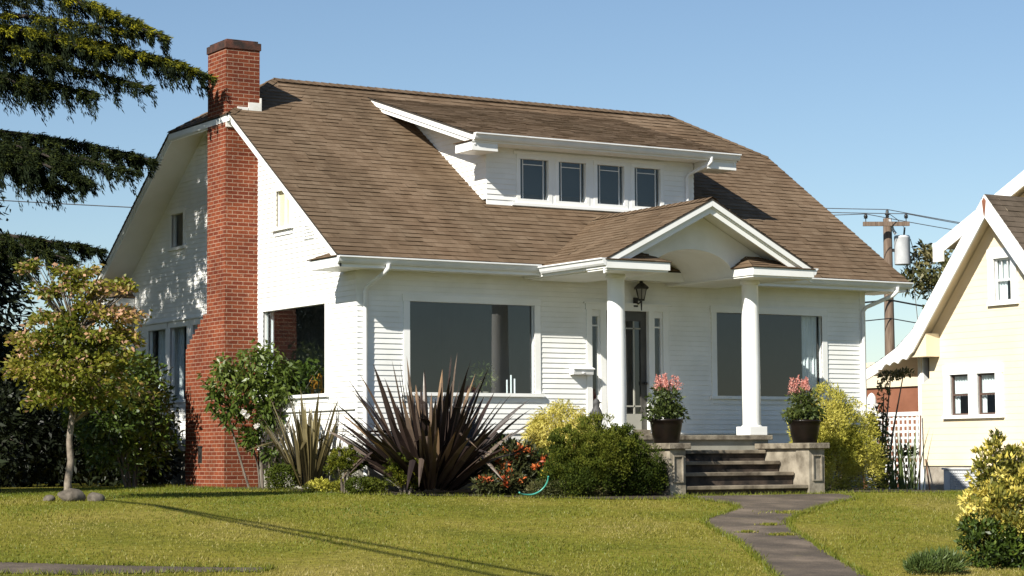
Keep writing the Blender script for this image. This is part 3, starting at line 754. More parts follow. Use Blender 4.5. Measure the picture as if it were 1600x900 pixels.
for x in (3.81, 6.545):
    mb = MB(); mb.lathe((x, -1.76, 0), [(.152, .985), (.156, 1.6), (.152, 2.3), (.140, 3.2), (.138, 3.36)], 32); mb.lathe((x, -1.76, 0), [(.138, 3.36), (.165, 3.37), (.168, 3.40), (.15, 3.44)], 32)
    c = mb.build('column', TRIM, house)
    mb = MB(); mb.box(x-.185, x+.185, -1.945, -1.575, .832, .975); mb.lathe((x, -1.76, 0), [(.172, .975), (.175, .988), (.155, 1.0)], 32); mb.build('column_base', TRIM, c, .006)

# wall lantern and mailbox
ln = thing('wall_lantern', 'black iron wall lantern beside the front door', 'lantern', (5.42, -.02, 3.24))
mb = MB(); mb.box(5.36, 5.44, -.05, -.016, 3.06, 3.22); mb.tube([(5.40, -.05, 3.14), (5.40, -.11, 3.11), (5.41, -.16, 3.13), (5.42, -.18, 3.19)], .014); mb.tube([(5.42, -.18, 3.19), (5.42, -.18, 2.99)], [.018, .010]); mb.build('bracket', IRON, ln)
mb = MB(); mb.lathe((5.42, -.18, 3.18), [(.055, 0), (.10, .20)], 6, False); mb.build('lamp_glass', LAMPG, ln)
mb = MB(); mb.lathe((5.42, -.18, 3.18), [(.001, -.03), (.06, -.02), (.066, .008)], 6, False); mb.lathe((5.42, -.18, 3.37), [(.125, -.01), (.14, .0), (.142, .018), (.07, .08), (.035, .10), (.035, .12), (.014, .135), (.001, .165)], 6, False)
for k in range(6):
    a = 2*math.pi*k/6; mb.tube([(5.42+.057*math.cos(a), -.18+.057*math.sin(a), 3.18), (5.42+.102*math.cos(a), -.18+.102*math.sin(a), 3.38)], .008, 5)
mb.build('lantern_frame', IRON, ln)
mx = thing('mailbox', 'small white wall mailbox hung left of the front door', 'mailbox', (4.22, -.02, 1.9))
mb = MB(); mb.prism([(4.03, -.02, 1.87), (4.03, -.15, 1.87), (4.03, -.17, 1.97), (4.03, -.02, 2.03)], (.41, 0, 0)); mb.build('box_body', METALW, mx, .008)
mb = MB(); mb.prism([(4.02, -.02, 2.033), (4.02, -.185, 1.972), (4.02, -.185, 1.962), (4.02, -.02, 2.02)], (.43, 0, 0)); mb.build('lid', METALW, mx)
mb = MB(); mb.lathe((4.23, -.158, 1.88), [(.001, .0), (.03, .005), (.03, .03), (.001, .035)], 12); mb.build('badge', STEEL, mx)

# ------------------------------------------------------------------ neighbour's house
NX = 14.0
PLACE = (1.18, V(-16.29, -31.15, .476))      # set out a sixth larger and further off than first measured
neigh = thing('neighbour_house', 'cream yellow gabled house with white trim beside the bungalow', 'house', (18, 0, -.24))
FN = Fr((NX, 0, 0), (0, 1, 0), (0, 0, 1), (-1, 0, 0))
RA = [(-.08, 5.49), (2.03, 2.99), (2.5, 2.66), (3.0, 2.43), (3.47, 2.25)]    # rear roof line (y, z), flaring out over the porch
RF = [(-.08, 5.49), (-3.4, 1.62)]
def rz(y):
    if y >= RA[0][0]: return float(np.interp(y, [p[0] for p in RA], [p[1] for p in RA]))
    return float(np.interp(-y, [.08, 3.4], [5.49, 1.62]))
NWIN = [(.15, .655, 1.265, 2.065), (.895, 1.415, 1.265, 2.065), (-.335, .13, 3.43, 4.27)]
def nspan(v):
    if v < 2.0: return (-3.1, 2.28)
    y1 = min(2.28, float(np.interp(-(v+.16), [-5.49, -2.99], [-.08, 2.03])) if v+.16 < 5.49 else -.08)
    y0 = -.08-(5.49-.16-v)/1.166
    return (max(y0, -3.1), y1) if y1 > y0 else None
mb = MB(); siding(mb, FN, .27, 5.3, nspan, NWIN, ex=.125, proud=.006); mb.build('gable_wall', CREAM, neigh)
mb = MB(); mb.box(NX+.02, NX+8, -3.05, 2.24, -.6, .27); mb.build('stone_base', STONE, neigh)
mb = MB(); mb.quad((NX, 2.28, .2), (NX+8, 2.28, .2), (NX+8, 2.28, 2.9), (NX, 2.28, 2.9)); mb.build('cream_wall', CREAM, neigh)
mb = MB(); mb.quad((NX, -3.1, .2), (NX+8, -3.1, .2), (NX+8, -3.1, 2.0), (NX, -3.1, 2.0)); mb.build('cream_wall', CREAM, neigh)
# roof as one bent slab
prof = RA[::-1]+RF[1:]
mb = MB()
for (ya, za), (yb_, zb) in zip(RA[:-1], RA[1:]): slope_roof(mb, [(NX-.43, yb_, zb), (NX+9, yb_, zb), (NX+9, ya, za), (NX-.43, ya, za)], 21, .15)
slope_roof(mb, [(NX-.43, RF[1][0], RF[1][1]), (NX+9, RF[1][0], RF[1][1]), (NX+9, RF[0][0], RF[0][1]), (NX-.43, RF[0][0], RF[0][1])], 22, .15)
mb.build('roof', SHING2, neigh)
mb = MB()
for (ya, za), (yb_, zb) in zip(prof[:-1], prof[1:]): mb.prism([(NX-.40, ya, za-.006), (NX-.40, yb_, zb-.006), (NX-.40, yb_, zb-.14), (NX-.40, ya, za-.14)], (9.3, 0, 0))
mb.build('roof_deck', CREAM, neigh)
mb = MB(); TH = .33
for (ya, za), (yb_, zb) in zip(prof[:-1], prof[1:]):
    if min(ya, yb_) > 2.0: continue
    mb.prism([(NX-.44, ya, za-.01), (NX-.44, yb_, zb-.01), (NX-.44, yb_, zb-TH-.12), (NX-.44, ya, za-TH-.12)], (.04, 0, 0))
sc = [(2.03, 2.99-.01)]+[(p[0], p[1]-.01) for p in RA[2:]]
low = []
yy = np.linspace(3.47, 2.1, 60)
for y in yy:
    q = (3.47-y)/1.37; base = rz(y)-.23-(.26*np.clip((q-.45)/.5, 0, 1)**1.2)
    low.append((y, base+.055*abs(math.sin(q*math.pi*5.5))*(q > .28)))
low.append((2.03, 2.99-TH-.12))
pts = [(NX-.44, y, z) for y, z in sc]+[(NX-.44, y, z) for y, z in low]
mb.prism(pts, (.04, 0, 0)); mb.build('bargeboard', TRIM, neigh)
mb = MB(); mb.prism([(NX-.455, -.13, 5.36), (NX-.455, -.08, 5.42), (NX-.455, -.03, 5.36), (NX-.455, -.06, 5.14), (NX-.455, -.08, 5.05), (NX-.455, -.10, 5.14)], (.03, 0, 0)); mb.build('gable_ornament', BROWNW, neigh)
mb = MB(); mb.box(NX-.36, NX-.01, 1.72, 2.26, 2.44, 2.9); mb.build('eave_box', CREAM, neigh)
WROT = surf('brown_sash', (.07, .04, .03), (.10, .06, .045), 4, .5)
for i, r in enumerate(NWIN):
    u0, u1, v0, v1 = r; tr = .15
    mb = MB()
    L_, R_ = (.25 if i == 1 else .12 if i == 0 else .15), (.12 if i == 1 else .21 if i == 0 else .15)
    L_, R_ = (.18, .119) if i == 1 else (.119, .18) if i == 0 else (.15, .15)
    eL, eR = (.01, .0) if i == 1 else (.0, .01) if i == 0 else (.01, .01)
    mb.fbox(FN, u0-R_, u0, v0, v1, -.05, .045); mb.fbox(FN, u1, u1+L_, v0, v1, -.05, .045)
    mb.fbox(FN, u0-R_-eR, u1+L_+eL, v1, v1+.19, -.05, .05); mb.fbox(FN, u0-R_-eR*3, u1+L_+eL*3, v0-.07, v0, -.05, .07)
    o = mb.build('window', TRIM, neigh)
    mb = MB(); s_ = .035
    for a in ((u0, u0+s_, v0, v1), (u1-s_, u1, v0, v1), (u0+s_, u1-s_, v1-s_, v1), (u0+s_, u1-s_, v0, v0+s_), (u0+s_, u1-s_, (v0+v1)/2-.02, (v0+v1)/2+.02)): mb.fbox(FN, *a, -.06, -.02)
    if i == 2:
        for k in (1, 2): mb.fbox(FN, u0+(u1-u0)*k/3-.01, u0+(u1-u0)*k/3+.01, (v0+v1)/2+.02, v1-s_, -.05, -.03)
    mb.build('sash', WROT if i < 2 else TRIM, o)
    m2 = MB(); m2.quad(FN(u0, v0, -.045), FN(u1, v0, -.045), FN(u1, v1, -.045), FN(u0, v1, -.045)); m2.build('pane', GLASS, o)
    mb = MB(); N = 44
    vm = (v0+v1)/2
    for j in range(N):
        a, b = u0+(u1-u0)*j/N, u0+(u1-u0)*(j+1)/N; f = lambda t: -.10-.02*math.sin((t-u0)*85); lo_ = vm-.02
        q = j/N
        if q > .68 and i == 1 or q > .72 and i == 0 or i == 2 and q > .45: lo_ = v0
        mb.quad(FN(a, lo_, f(a)), FN(b, lo_, f(b)), FN(b, v1, f(b)), FN(a, v1, f(a)))
    mb.build('curtain', CURT, o)
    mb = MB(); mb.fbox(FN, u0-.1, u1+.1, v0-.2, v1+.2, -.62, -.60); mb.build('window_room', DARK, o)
# rear porch under the flared roof: post, rail, lattice, brown wall behind
mb = MB(); mb.box(NX-.05, NX+.10, 3.72, 3.92, -.5, 1.55); mb.lathe((NX+.02, 3.82, 1.55), [(.10, 0), (.10, .05), (.085, .14), (.05, .20), (.001, .23)], 16); mb.build('porch_post', TRIM, neigh)
mb = MB(); mb.box(NX+.02, NX+.16, 2.24, 2.40, -.5, 2.5); mb.build('porch_post', TRIM, neigh)
mb = MB(); mb.box(NX-.02, NX+.10, 2.41, 3.71, 1.28, 1.36); mb.build('porch_rail', TRIM, neigh)
mb = MB()
for k in range(10): mb.box(NX+.0, NX+.025, 2.42+k*.138, 2.42+k*.138+.045, -.4, 1.28)
for k in range(13): mb.box(NX+.026, NX+.045, 2.41, 3.71, -.34+k*.128, -.34+k*.128+.045)
mb.build('lattice', TRIM, neigh)
mb = MB(); mb.box(NX+1.6, NX+1.7, 2.3, 6.0, -.4, 2.1); mb.build('porch_wall', BROWNW, neigh)
mb = MB(); mb.box(NX+1.55, NX+1.599, 2.3, 6.0, 1.95, 2.5); mb.build('porch_lintel', CREAM, neigh)
mb = MB(); mb.box(NX+.1, NX+1.55, 2.4, 3.8, -.1, -.02); mb.build('porch_floor', CONC, neigh)
# the taller wing behind it
wing = [(5.05, 5.15), (-.9, 7.98), (-6.5, 5.2)]
mb = MB()
slope_roof(mb, [(17.05, wing[0][0], wing[0][1]), (26, wing[0][0], wing[0][1]), (26, wing[1][0], wing[1][1]), (17.05, wing[1][0], wing[1][1])], 23, .15)
slope_roof(mb, [(17.05, wing[2][0], wing[2][1]), (26, wing[2][0], wing[2][1]), (26, wing[1][0], wing[1][1]), (17.05, wing[1][0], wing[1][1])], 24, .15)
mb.build('wing_roof', SHING2, neigh)
mb = MB()
for a, b in zip(wing[:-1], wing[1:]): mb.prism([(17.05, a[0], a[1]-.006), (17.05, b[0], b[1]-.006), (17.05, b[0], b[1]-.13), (17.05, a[0], a[1]-.13)], (9.3, 0, 0))
mb.build('wing_deck', CREAM, neigh)
mb = MB()
for a, b in zip(wing[:-1], wing[1:]): mb.prism([(17.01, a[0], a[1]-.005), (17.01, b[0], b[1]-.005), (17.01, b[0], b[1]-.32), (17.01, a[0], a[1]-.32)], (.038, 0, 0))
mb.box(16.95, 17.009, 4.78, 5.08, 4.72, 5.14)
mb.build('wing_bargeboard', TRIM, neigh)
mb = MB(); mb.prism([(17.5, -6, -.5), (17.5, 4.4, -.5), (17.5, 4.4, 5.3), (17.5, -.9, 7.8), (17.5, -6, 5.3)], (8.4, 0, 0)); mb.build('wing_wall', CREAM, neigh)

# air conditioner, leaning sticks
ac = thing('air_conditioner', 'grey outdoor air conditioning unit against the cream wall', 'air conditioner', (13.6, .45, -.24))
z0 = -.24; mb = MB(); mb.box(13.3, 13.9, .0, .93, z0+.03, z0+.44); mb.build('cabinet', STEEL, ac, .012)
mb = MB(); mb.box(13.27, 13.93, -.03, .96, z0+.44, z0+.475); mb.build('lid', STEEL, ac, .01)
mb = MB()
for k in range(7): mb.box(13.285, 13.30, .05, .75, z0+.07+k*.05, z0+.085+k*.05)
for k in range(11): mb.box(13.28, 13.30, .05+k*.068, .06+k*.068, z0+.05, z0+.42)
mb.build('grille', STEEL, ac)
st = thing('wooden_stick', 'tall thin brown stick leaning upright against the cream wall corner', 'stick', (13.8, 2.2, -.24))
mb = MB(); mb.tube([(13.75, 2.12, -.26), (13.92, 2.23, 1.28)], .016, 6); mb.build('shaft', STICK, st)
st = thing('wooden_stick', 'short brown stick slanting across the foot of the stone base', 'stick', (13.8, 1.9, -.24))
mb = MB(); mb.tube([(13.72, 1.78, -.26), (13.93, 2.12, .40)], .016, 6); mb.build('shaft', STICK, st)

PLACE = None
# ------------------------------------------------------------------ utility poles and lines behind the houses
PB = V(31.98, 23.6, 0)
pole = thing('utility_pole', 'brown wooden utility pole with crossarm and transformer behind the white house', 'utility pole', (PB[0], PB[1], -.24))
mb = MB(); mb.tube([(PB[0], PB[1], -.6), (PB[0], PB[1], 4), (PB[0], PB[1], 8.25)], [.19, .165, .14], 14); mb.build('pole_shaft', WOODP, pole)
ca = V(31.05, 23.78, 8.02); cb = V(32.35, 23.0, 8.02)
mb = MB()
cdv = (cb-ca)/np.linalg.norm(cb-ca); cn = np.cross(cdv, (0, 0, 1))
mb.fbox(Fr(ca+cn*.18, cdv, (0, 0, 1), cn), 0, np.linalg.norm(cb-ca), -.07, .07, -.05, .05); mb.build('crossarm', WOODP, pole)
ins = []
for t in (.06, .93):
    q = ca+cn*.18+(cb-ca)*t; ins.append(q+V(0, 0, .33))
    mb = MB(); mb.tube([q+V(0, 0, .05), q+V(0, 0, .2)], .015, 6); mb.lathe(q+V(0, 0, .17), [(.02, 0), (.07, .02), (.05, .06), (.075, .08), (.05, .12), (.03, .16), (.001, .17)], 12); mb.build('insulator', IRON, pole)
q = V(PB[0], PB[1], 8.25); ins.append(q+V(0, 0, .30))
mb = MB(); mb.lathe(q, [(.02, 0), (.06, .05), (.05, .1), (.085, .13), (.05, .2), (.05, .26), (.001, .30)], 12); mb.build('insulator', IRON, pole)
rt = V(*_r); tc = PB+rt*.47+V(0, 0, 6.72)
mb = MB(); mb.lathe(tc, [(.001, 0), (.25, 0), (.26, .03), (.26, .88), (.27, .90), (.24, .96), (.001, .99)], 20)
mb.build('transformer', STEEL, pole)
mb = MB(); mb.tube([tc+V(-.02, -.12, .95), tc+V(-.02, -.16, 1.22)], .03, 8); mb.fbox(Fr(PB+rt*.13+V(0, 0, 7.2), rt, (0, 0, 1), cn), 0, .12, -.05, .05, -.05, .05)
mb.tube([tc+V(-.02, -.16, 1.2), tc+rt*-.15+V(0, 0, 1.5), q+V(0, 0, .2)], .012, 5); mb.tube([tc+rt*.2+V(0, -.1, .85), tc+rt*.42+V(0, 0, .3), tc+rt*.30+V(0, 0, -.55), tc+rt*-.2+V(0, 0, -.75)], .014, 5)
mb.build('transformer_fitting', IRON, pole)
mb = MB(); mb.tube([PB+rt*.02+cn*.3+V(0, 0, 8.2), PB+rt*.12+cn*.3+V(0, 0, 7.85), PB+rt*.22+cn*.28+V(0, 0, 7.7)], .05, 8); mb.build('cutout', STEEL, pole)
PB2 = V(-4.6, 22.2, 0)
def sagwire(a, b, sag, r, lbl, name='power_line', grp='power lines behind the houses'):
    a, b = V(*a), V(*b); mb = MB()
    mb.tube([a+(b-a)*t-V(0, 0, sag*4*t*(1-t)) for t in np.linspace(0, 1, 40)], r, 5); o = mb.build(name, WIRE if name == 'power_line' else CABLE, None, at=tuple(a)); tag(o, lbl, 'cable', grp); return o
left = [V(-5.2, 22.5, 8.62), V(-4.0, 22.0, 8.42), V(-4.6, 22.2, 7.05)]
lbls = ['uppermost of the thin power lines running from the utility pole behind the roof', 'second thin power line just under the uppermost one at the utility pole', 'lower lone power line crossing the sky below the other two']
for k, (a, b) in enumerate(zip((ins[2], ins[1], ins[0]), left)):
    sagwire(b, a, .45, .014, lbls[k]); 
for k, a in enumerate((ins[2], ins[1], ins[0])):
    o = sagwire(a, a+V(40, 2.5, .1)+V(0, k*.4, 0), .8, .014, ['power line leaving the pole top to the right', 'power line leaving the right crossarm insulator to the right', 'power line leaving the left crossarm insulator to the right'][k])
a = PB+cn*.18
sagwire(V(-4.6, 22.2, 5.2), a+V(0, 0, 5.55), .9, .03, 'thick dark telephone cable low on the utility pole', 'telephone_cable')
sagwire(a+V(0, 0, 5.55), a+V(40, 3, 5.2), .9, .03, 'thick telephone cable running right from the utility pole behind the cream house', 'telephone_cable')
sagwire(V(-4.6, 22.2, 4.6), a+V(0, 0, 4.95), .9, .018, 'thin lowest telephone cable on the utility pole', 'telephone_cable')
sagwire(a+V(0, 0, 4.95), a+V(40, 3, 4.7), .9, .018, 'thin lowest cable running right from the utility pole', 'telephone_cable')
# two cables high over the front lawn; only their shadow falls into the view
for k, (g0, g1, hh) in enumerate((((-4.86, -1.75), (-4.25, -12.3), 6.6), ((-4.86, -1.75), (-4.75, -12.3), 6.9))):
    t = hh/SUN.z; e = SUN*t
    p0 = V(g0[0], g0[1], float(terr(*g0)))+V(*e); p1 = V(g1[0], g1[1], float(terr(*g1)))+V(*e)
    dd = p1-p0; mb = MB(); mb.tube([p0-dd*.1, p0, p1, p1+dd*1.2], .035, 8)
    tag(mb.build('overhead_cable', CABLE, None, at=tuple(p0)), ['black overhead cable whose long thin shadow crosses the lawn', 'second black overhead cable whose shadow runs beside the first on the lawn'][k], 'cable', 'cables over the front lawn')

# ------------------------------------------------------------------ plants
RNG = np.random.default_rng(11)
def unit(a): return a/(np.linalg.norm(a, axis=-1, keepdims=True)+1e-9)
def leaf_quads(P, A, L, Wd, rng=RNG, fold=.18, droop=0.):
    """diamond leaves: base P, axis A, length L, width Wd"""
    n = len(P); A = unit(A); r = unit(rng.normal(size=(n, 3))); B = unit(np.cross(A, r)); Cn = np.cross(A, B)
    L = np.broadcast_to(L, n)[:, None]; Wd = np.broadcast_to(Wd, n)[:, None]
    mid = P+A*L*.45+Cn*L*fold*.3; tip = P+A*L-Cn*L*fold*.3-V(0, 0, droop)*L
    return np.stack([P, mid+B*Wd/2, tip, mid-B*Wd/2], 1)
def sphere(n, rng=RNG): return unit(rng.normal(size=(n, 3)))
def lump(d, seed, k=7, amp=.25):
    """smooth bumps over directions"""
    r = np.random.default_rng(seed); c = unit(r.normal(size=(k*3, 3))); s = r.uniform(-1, 1, k*3)
    return 1+amp*np.clip((np.exp(-(1-d@c.T)*9)*s).sum(1), -1.1, 1.1)
def blob(n, c, r, seed=0, amp=.25, thick=.4, rng=RNG, zmin=None):
    """points through the outer shell of a lumpy ellipsoid, with outward directions"""
    d = sphere(n, rng); f = (1-thick*rng.random(n)**1.6)*lump(d, seed, amp=amp)
    P = V(*c)+d*f[:, None]*V(*r)
    if zmin is not None: k = P[:, 2] > zmin; P, d, f = P[k], d[k], f[k]
    return P, d, f
def cvar(P, s, seed, rng=RNG, rnd=.25):
    """clump-wise colour value 0..1"""
    r = np.random.default_rng(seed); v = np.zeros(len(P))
    for k in range(5): v += np.sin(P@(r.normal(size=3)*s)+r.random()*6.28)
    return .5+.13*v+rng.normal(size=len(P))*rnd*.5

def pz(x, y): return float(terr(x, y))
BUSHES = {}
def bush(name, label, cat, x, y, clumps, n, L, Wd, m, up=.25, rnd=.7, droop=0, group=None, stem=True, cv=2.5, seed=1, amp=.28, stemm=BARK, thick=.45, vb=0, spray=None):
    z = pz(x, y)+.01; t = thing(name, label, cat, (x, y, z), group)
    tot = sum(c[1][0]*c[1][1]+c[1][0]*c[1][2] for c in clumps); Q = []; Vv = []
    for i, (c, r) in enumerate(clumps):
        k = int(n*(r[0]*r[1]+r[0]*r[2])/tot); vs_ = None
        if spray:
            per, size = spray; P0, d0, f0 = blob(max(4, k//per), (x+c[0], y+c[1], z+c[2]), r, seed*10+i, amp, thick, zmin=z+.01)
            q = np.repeat(np.arange(len(P0)), per); d = unit(d0[q]*.8+V(0, 0, up)+sphere(len(q))*.75); sz = RNG.uniform(.6, 1.3, len(P0))[q]
            P = P0[q]+d*(size*sz*RNG.random(len(q))**.5)[:, None]; f = f0[q]; kp = P[:, 2] > z; P, d, f = P[kp], d[kp], f[kp]; vs_ = RNG.normal(size=len(P0))[q][kp]*.16
        else: P, d, f = blob(k, (x+c[0], y+c[1], z+c[2]), r, seed*10+i, amp, thick, zmin=z+.01)
        A = d*.7+RNG.normal(size=d.shape)*rnd+V(0, 0, up)
        Q.append(leaf_quads(P, A, L*RNG.uniform(.6, 1.3, len(P)), Wd*RNG.uniform(.7, 1.25, len(P)), droop=droop)); Vv.append(cvar(P, cv, seed)+vb*(f-.8)+(0 if vs_ is None else vs_))
    raw_mesh('foliage', np.concatenate(Q), 4, m, t, np.concatenate(Vv))
    if stem:
        mb = MB(); rr = random.Random(seed)
        for c, r in clumps[:8]:
            mb.tube([(x+c[0]*.15, y+c[1]*.15, z-.12), (x+c[0]*.5+rr.uniform(-.03, .03), y+c[1]*.5, z+c[2]*.5), (x+c[0], y+c[1], z+c[2])], [.025, .02, .01], 6)
        mb.build('stem', stemm, t)
    return t

LF = dict(
 thuja=leafmat('thuja_foliage', [(0, (.018, .032, .004)), (.5, (.048, .066, .006)), (1, (.105, .115, .012))], .7, .12, .15),
 cloud=leafmat('cloud_shrub_foliage', [(0, (.03, .045, .005)), (.5, (.085, .10, .008)), (1, (.19, .18, .015))], .65, .12, .15),
 gold=leafmat('golden_foliage', [(0, (.20, .20, .03)), (.5, (.52, .45, .09)), (1, (.68, .60, .18))], .55, .3),
 goldR=leafmat('golden_cypress_foliage', [(0, (.09, .11, .014)), (.36, (.38, .36, .05)), (1, (.62, .56, .13))], .6, .3, .15),
 euon=leafmat('variegated_foliage', [(0, (.05, .06, .01)), (.36, (.20, .19, .03)), (.5, (.56, .46, .08)), (1, (.72, .63, .2))], .5, .2, .3),
 dark=leafmat('dark_glossy_foliage', [(0, (.02, .035, .006)), (.6, (.055, .088, .012)), (1, (.12, .16, .02))], .42, .2, .35),
 maple=leafmat('pink_green_foliage', [(0, (.06, .085, .008)), (.45, (.17, .185, .018)), (.75, (.27, .235, .035)), (.9, (.46, .27, .12)), (1, (.55, .33, .21))], .5, .4),
 rose=leafmat('rose_foliage', [(0, (.04, .065, .01)), (.6, (.085, .125, .018)), (1, (.16, .20, .04))], .4, .3, .45),
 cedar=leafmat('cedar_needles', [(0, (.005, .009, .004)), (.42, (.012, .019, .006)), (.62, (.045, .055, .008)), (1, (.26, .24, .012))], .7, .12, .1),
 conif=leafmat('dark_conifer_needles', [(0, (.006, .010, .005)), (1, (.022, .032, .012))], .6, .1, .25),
 hedge=leafmat('shade_dark_hedge_leaves', [(0, (.005, .008, .003)), (1, (.018, .025, .008))], .5, .15, .3),  # deep shade is put into these near-black leaf colours
 phor=leafmat('bronze_flax_blades', [(0, (.014, .009, .008)), (.45, (.042, .027, .022)), (.72, (.13, .095, .07)), (1, (.32, .19, .09))], .4, .1, .4),
 phor2=leafmat('striped_flax_blades', [(0, (.05, .04, .018)), (.5, (.13, .105, .045)), (.8, (.25, .21, .11)), (1, (.38, .34, .2))], .38, .15, .45),
 orange=leafmat('orange_red_flowers', [(0, (.30, .04, .015)), (.5, (.52, .11, .03)), (1, (.62, .22, .06))], .5, .25),
 olive=leafmat('olive_foliage', [(0, (.03, .036, .012)), (.6, (.075, .08, .025)), (1, (.14, .12, .045))], .5, .2),
 iris=leafmat('iris_blades', [(0, (.06, .085, .025)), (.6, (.12, .16, .05)), (1, (.22, .25, .10))], .4, .25),
 pink=leafmat('pink_flower_plumes', [(0, (.50, .17, .14)), (.5, (.68, .30, .25)), (1, (.78, .45, .38))], .6, .3),
 astil=leafmat('potted_foliage', [(0, (.035, .05, .012)), (.6, (.075, .10, .022)), (1, (.14, .16, .04))], .45, .25),
 white=leafmat('white_petals', [(0, (.7, .66, .6)), (1, (.85, .83, .8))], .5, .3),
 yflow=leafmat('yellow_petals', [(0, (.6, .42, .02)), (1, (.75, .6, .06))], .5, .3),
 fartree=leafmat('far_tree_foliage', [(0, (.05, .05, .02)), (.6, (.12, .12, .04)), (1, (.2, .17, .07))], .5, .3),
 twig=leafmat('red_brown_leaves', [(0, (.08, .04, .03)), (1, (.2, .10, .07))], .5, .2),
 fern=leafmat('blue_green_foliage', [(0, (.025, .048, .012)), (.6, (.05, .082, .018)), (1, (.10, .14, .035))], .5, .2),
)

# flax: arching sword leaves
def flax(label, x, y, n, Lr, wd, m, spread, seed, flat=0, base=.16, vs=.0, lean=(0, 0)):
    z = pz(x, y)+.012; t = thing('flax_plant', label, 'flax plant', (x, y, z)); r = np.random.default_rng(seed); Q = []; Vv = []
    for i in range(n):
        az = r.uniform(0, 2*math.pi); tilt = rad(spread)*r.random()**.8; L = r.uniform(*Lr)*(1-.15*(tilt/rad(spread)))
        if i < flat: tilt = rad(r.uniform(75, 100)); L = Lr[0]*r.uniform(.5, .8)
        d0 = V(math.cos(az), math.sin(az), 0); b = V(x, y, z-.05)+d0*base*math.sqrt(r.random()); k = 8; w_ = wd*r.uniform(.7, 1.2); c0 = r.uniform(0, 1)**1.3; bend = r.uniform(.05, .35)+(.9 if i < flat else 0)
        kink = r.random() < .12
        side = np.cross(d0, (0, 0, 1)); tw = r.uniform(-.8, .8); pts = []; p = b.copy()
        for j in range(k+1):
            s = j/k; a = tilt+bend*s*s*(.4+math.sin(tilt))
            if kink and s > .65: a += 1.2
            dr = d0*math.sin(a)+V(lean[0], lean[1], 0)*.3*s+V(0, 0, math.cos(a)); p = p+dr*L/k
            sd = side*math.cos(tw)+np.cross(dr, side)*math.sin(tw); ww = w_*min(1, .55+s*1.6)*(1-s**3.0)**.9+.002
            nn = np.cross(sd, dr); pts.append((p-sd*ww/2, p+nn*ww*.22, p+sd*ww/2, c0*.8+.28*s*s-.05))
        for j in range(k):
            a, b2 = pts[j], pts[j+1]
            cl = a[3]+r.normal()*.04
            Q.append([a[0], a[1], b2[1], b2[0]]); Q.append([a[1], a[2], b2[2], b2[1]]); Vv += [cl, cl*.9+vs]
    raw_mesh('blades', np.array(Q), 4, m, t, np.array(Vv)); 
    return t
flax('large bronze purple flax with spiky sword leaves below the left front window', .62, -1.25, 190, (1.25, 2.05), .13, LF['phor'], 60, 3, 6, .30)
flax('smaller olive striped flax beside the brick chimney under the corner window', -.42, .85, 70, (1.0, 1.65), .085, LF['phor2'], 34, 8, 3, .16, .1)

bush('round_bush', 'big dark green rounded evergreen bush beside the porch steps', 'bush', 2.62, -3.05,
     [((0, 0, .42), (.74, .6, .60)), ((-.48, -.05, .34), (.52, .45, .44)), ((.42, 0, .30), (.50, .5, .42)), ((.1, -.15, .62), (.42, .4, .44)), ((-.62, -.1, .16), (.38, .4, .26)), ((.66, -.1, .18), (.36, .4, .28)), ((-.2, 0, .66), (.45, .4, .42)), ((.3, -.2, .55), (.4, .4, .4))],
     64000, .042, .016, LF['thuja'], .5, .5, seed=2, cv=4, amp=.38, spray=(90, .15))
bush('golden_bush', 'pale golden thread leaved bush between the front window and the dark round bush', 'bush', 3.0, -1.35,
     [((0, 0, .95), (.42, .38, .36)), ((-.30, 0, .72), (.26, .3, .30)), ((.25, 0, .75), (.30, .3, .3)), ((.05, 0, .55), (.36, .3, .4)), ((-.38, -.05, .45), (.12, .15, .30))],
     17000, .13, .016, LF['gold'], -.1, .5, .4, seed=3, cv=5, amp=.4, spray=(34, .14))
bush('golden_cypress', 'golden yellow feathery cypress right of the porch steps', 'bush', 8.12, -1.9,
     [((0, 0, .58), (.62, .55, .58)), ((-.10, 0, 1.08), (.44, .4, .42)), ((-.06, 0, 1.46), (.22, .2, .26)), ((.50, -.05, .48), (.42, .4, .44)), ((-.44, -.05, .5), (.32, .34, .44)), ((.36, 0, .98), (.38, .34, .36)), ((-.30, 0, 1.0), (.28, .3, .34)), ((.74, 0, .28), (.28, .3, .28))],
     38000, .065, .014, LF['goldR'], .25, .5, seed=4, cv=4, amp=.5, spray=(60, .17))
for i, (x, y, cl) in enumerate(((-.62, -.75, [((0, 0, .52), (.22, .2, .17)), ((-.10, 0, .40), (.18, .2, .14)), ((.15, 0, .42), (.2, .2, .15))]), (.02, -1.55, [((0, 0, .40), (.24, .22, .15)), ((.25, 0, .38), (.2, .2, .14)), ((-.18, .05, .28), (.2, .2, .14)), ((.12, .1, .22), (.2, .2, .12))]))):
    bush('cloud_pruned_shrub', ['yellow green cloud pruned shrub beside the striped flax', 'yellow green cloud pruned shrub at the foot of the large bronze flax'][i], 'shrub', x, y, cl, 7500, .036, .013, LF['cloud'], .5, .5, seed=20+i, cv=6, amp=.3, spray=(60, .07), group='cloud pruned shrubs in the bed')
bush('low_shrub', 'small round dark green shrub left of the striped flax', 'shrub', -.85, .95, [((0, 0, .20), (.24, .22, .24))], 2500, .045, .02, LF['thuja'], .4, .6, seed=31, stem=False)
bush('low_shrub', 'low dark green shrub under the cloud pruned shrub', 'shrub', -.52, -1.05, [((0, 0, .12), (.22, .18, .14)), ((.3, .05, .11), (.2, .18, .13))], 2600, .045, .02, LF['thuja'], .4, .6, seed=32, stem=False)
bush('yellow_groundcover_plant', 'low yellow green leafy plant at the lawn edge below the striped flax', 'plant', -.72, -.15, [((0, 0, .07), (.25, .16, .10)), ((.3, -.15, .06), (.2, .15, .09))], 1500, .06, .03, LF['goldR'], .3, .7, seed=33, stem=False)
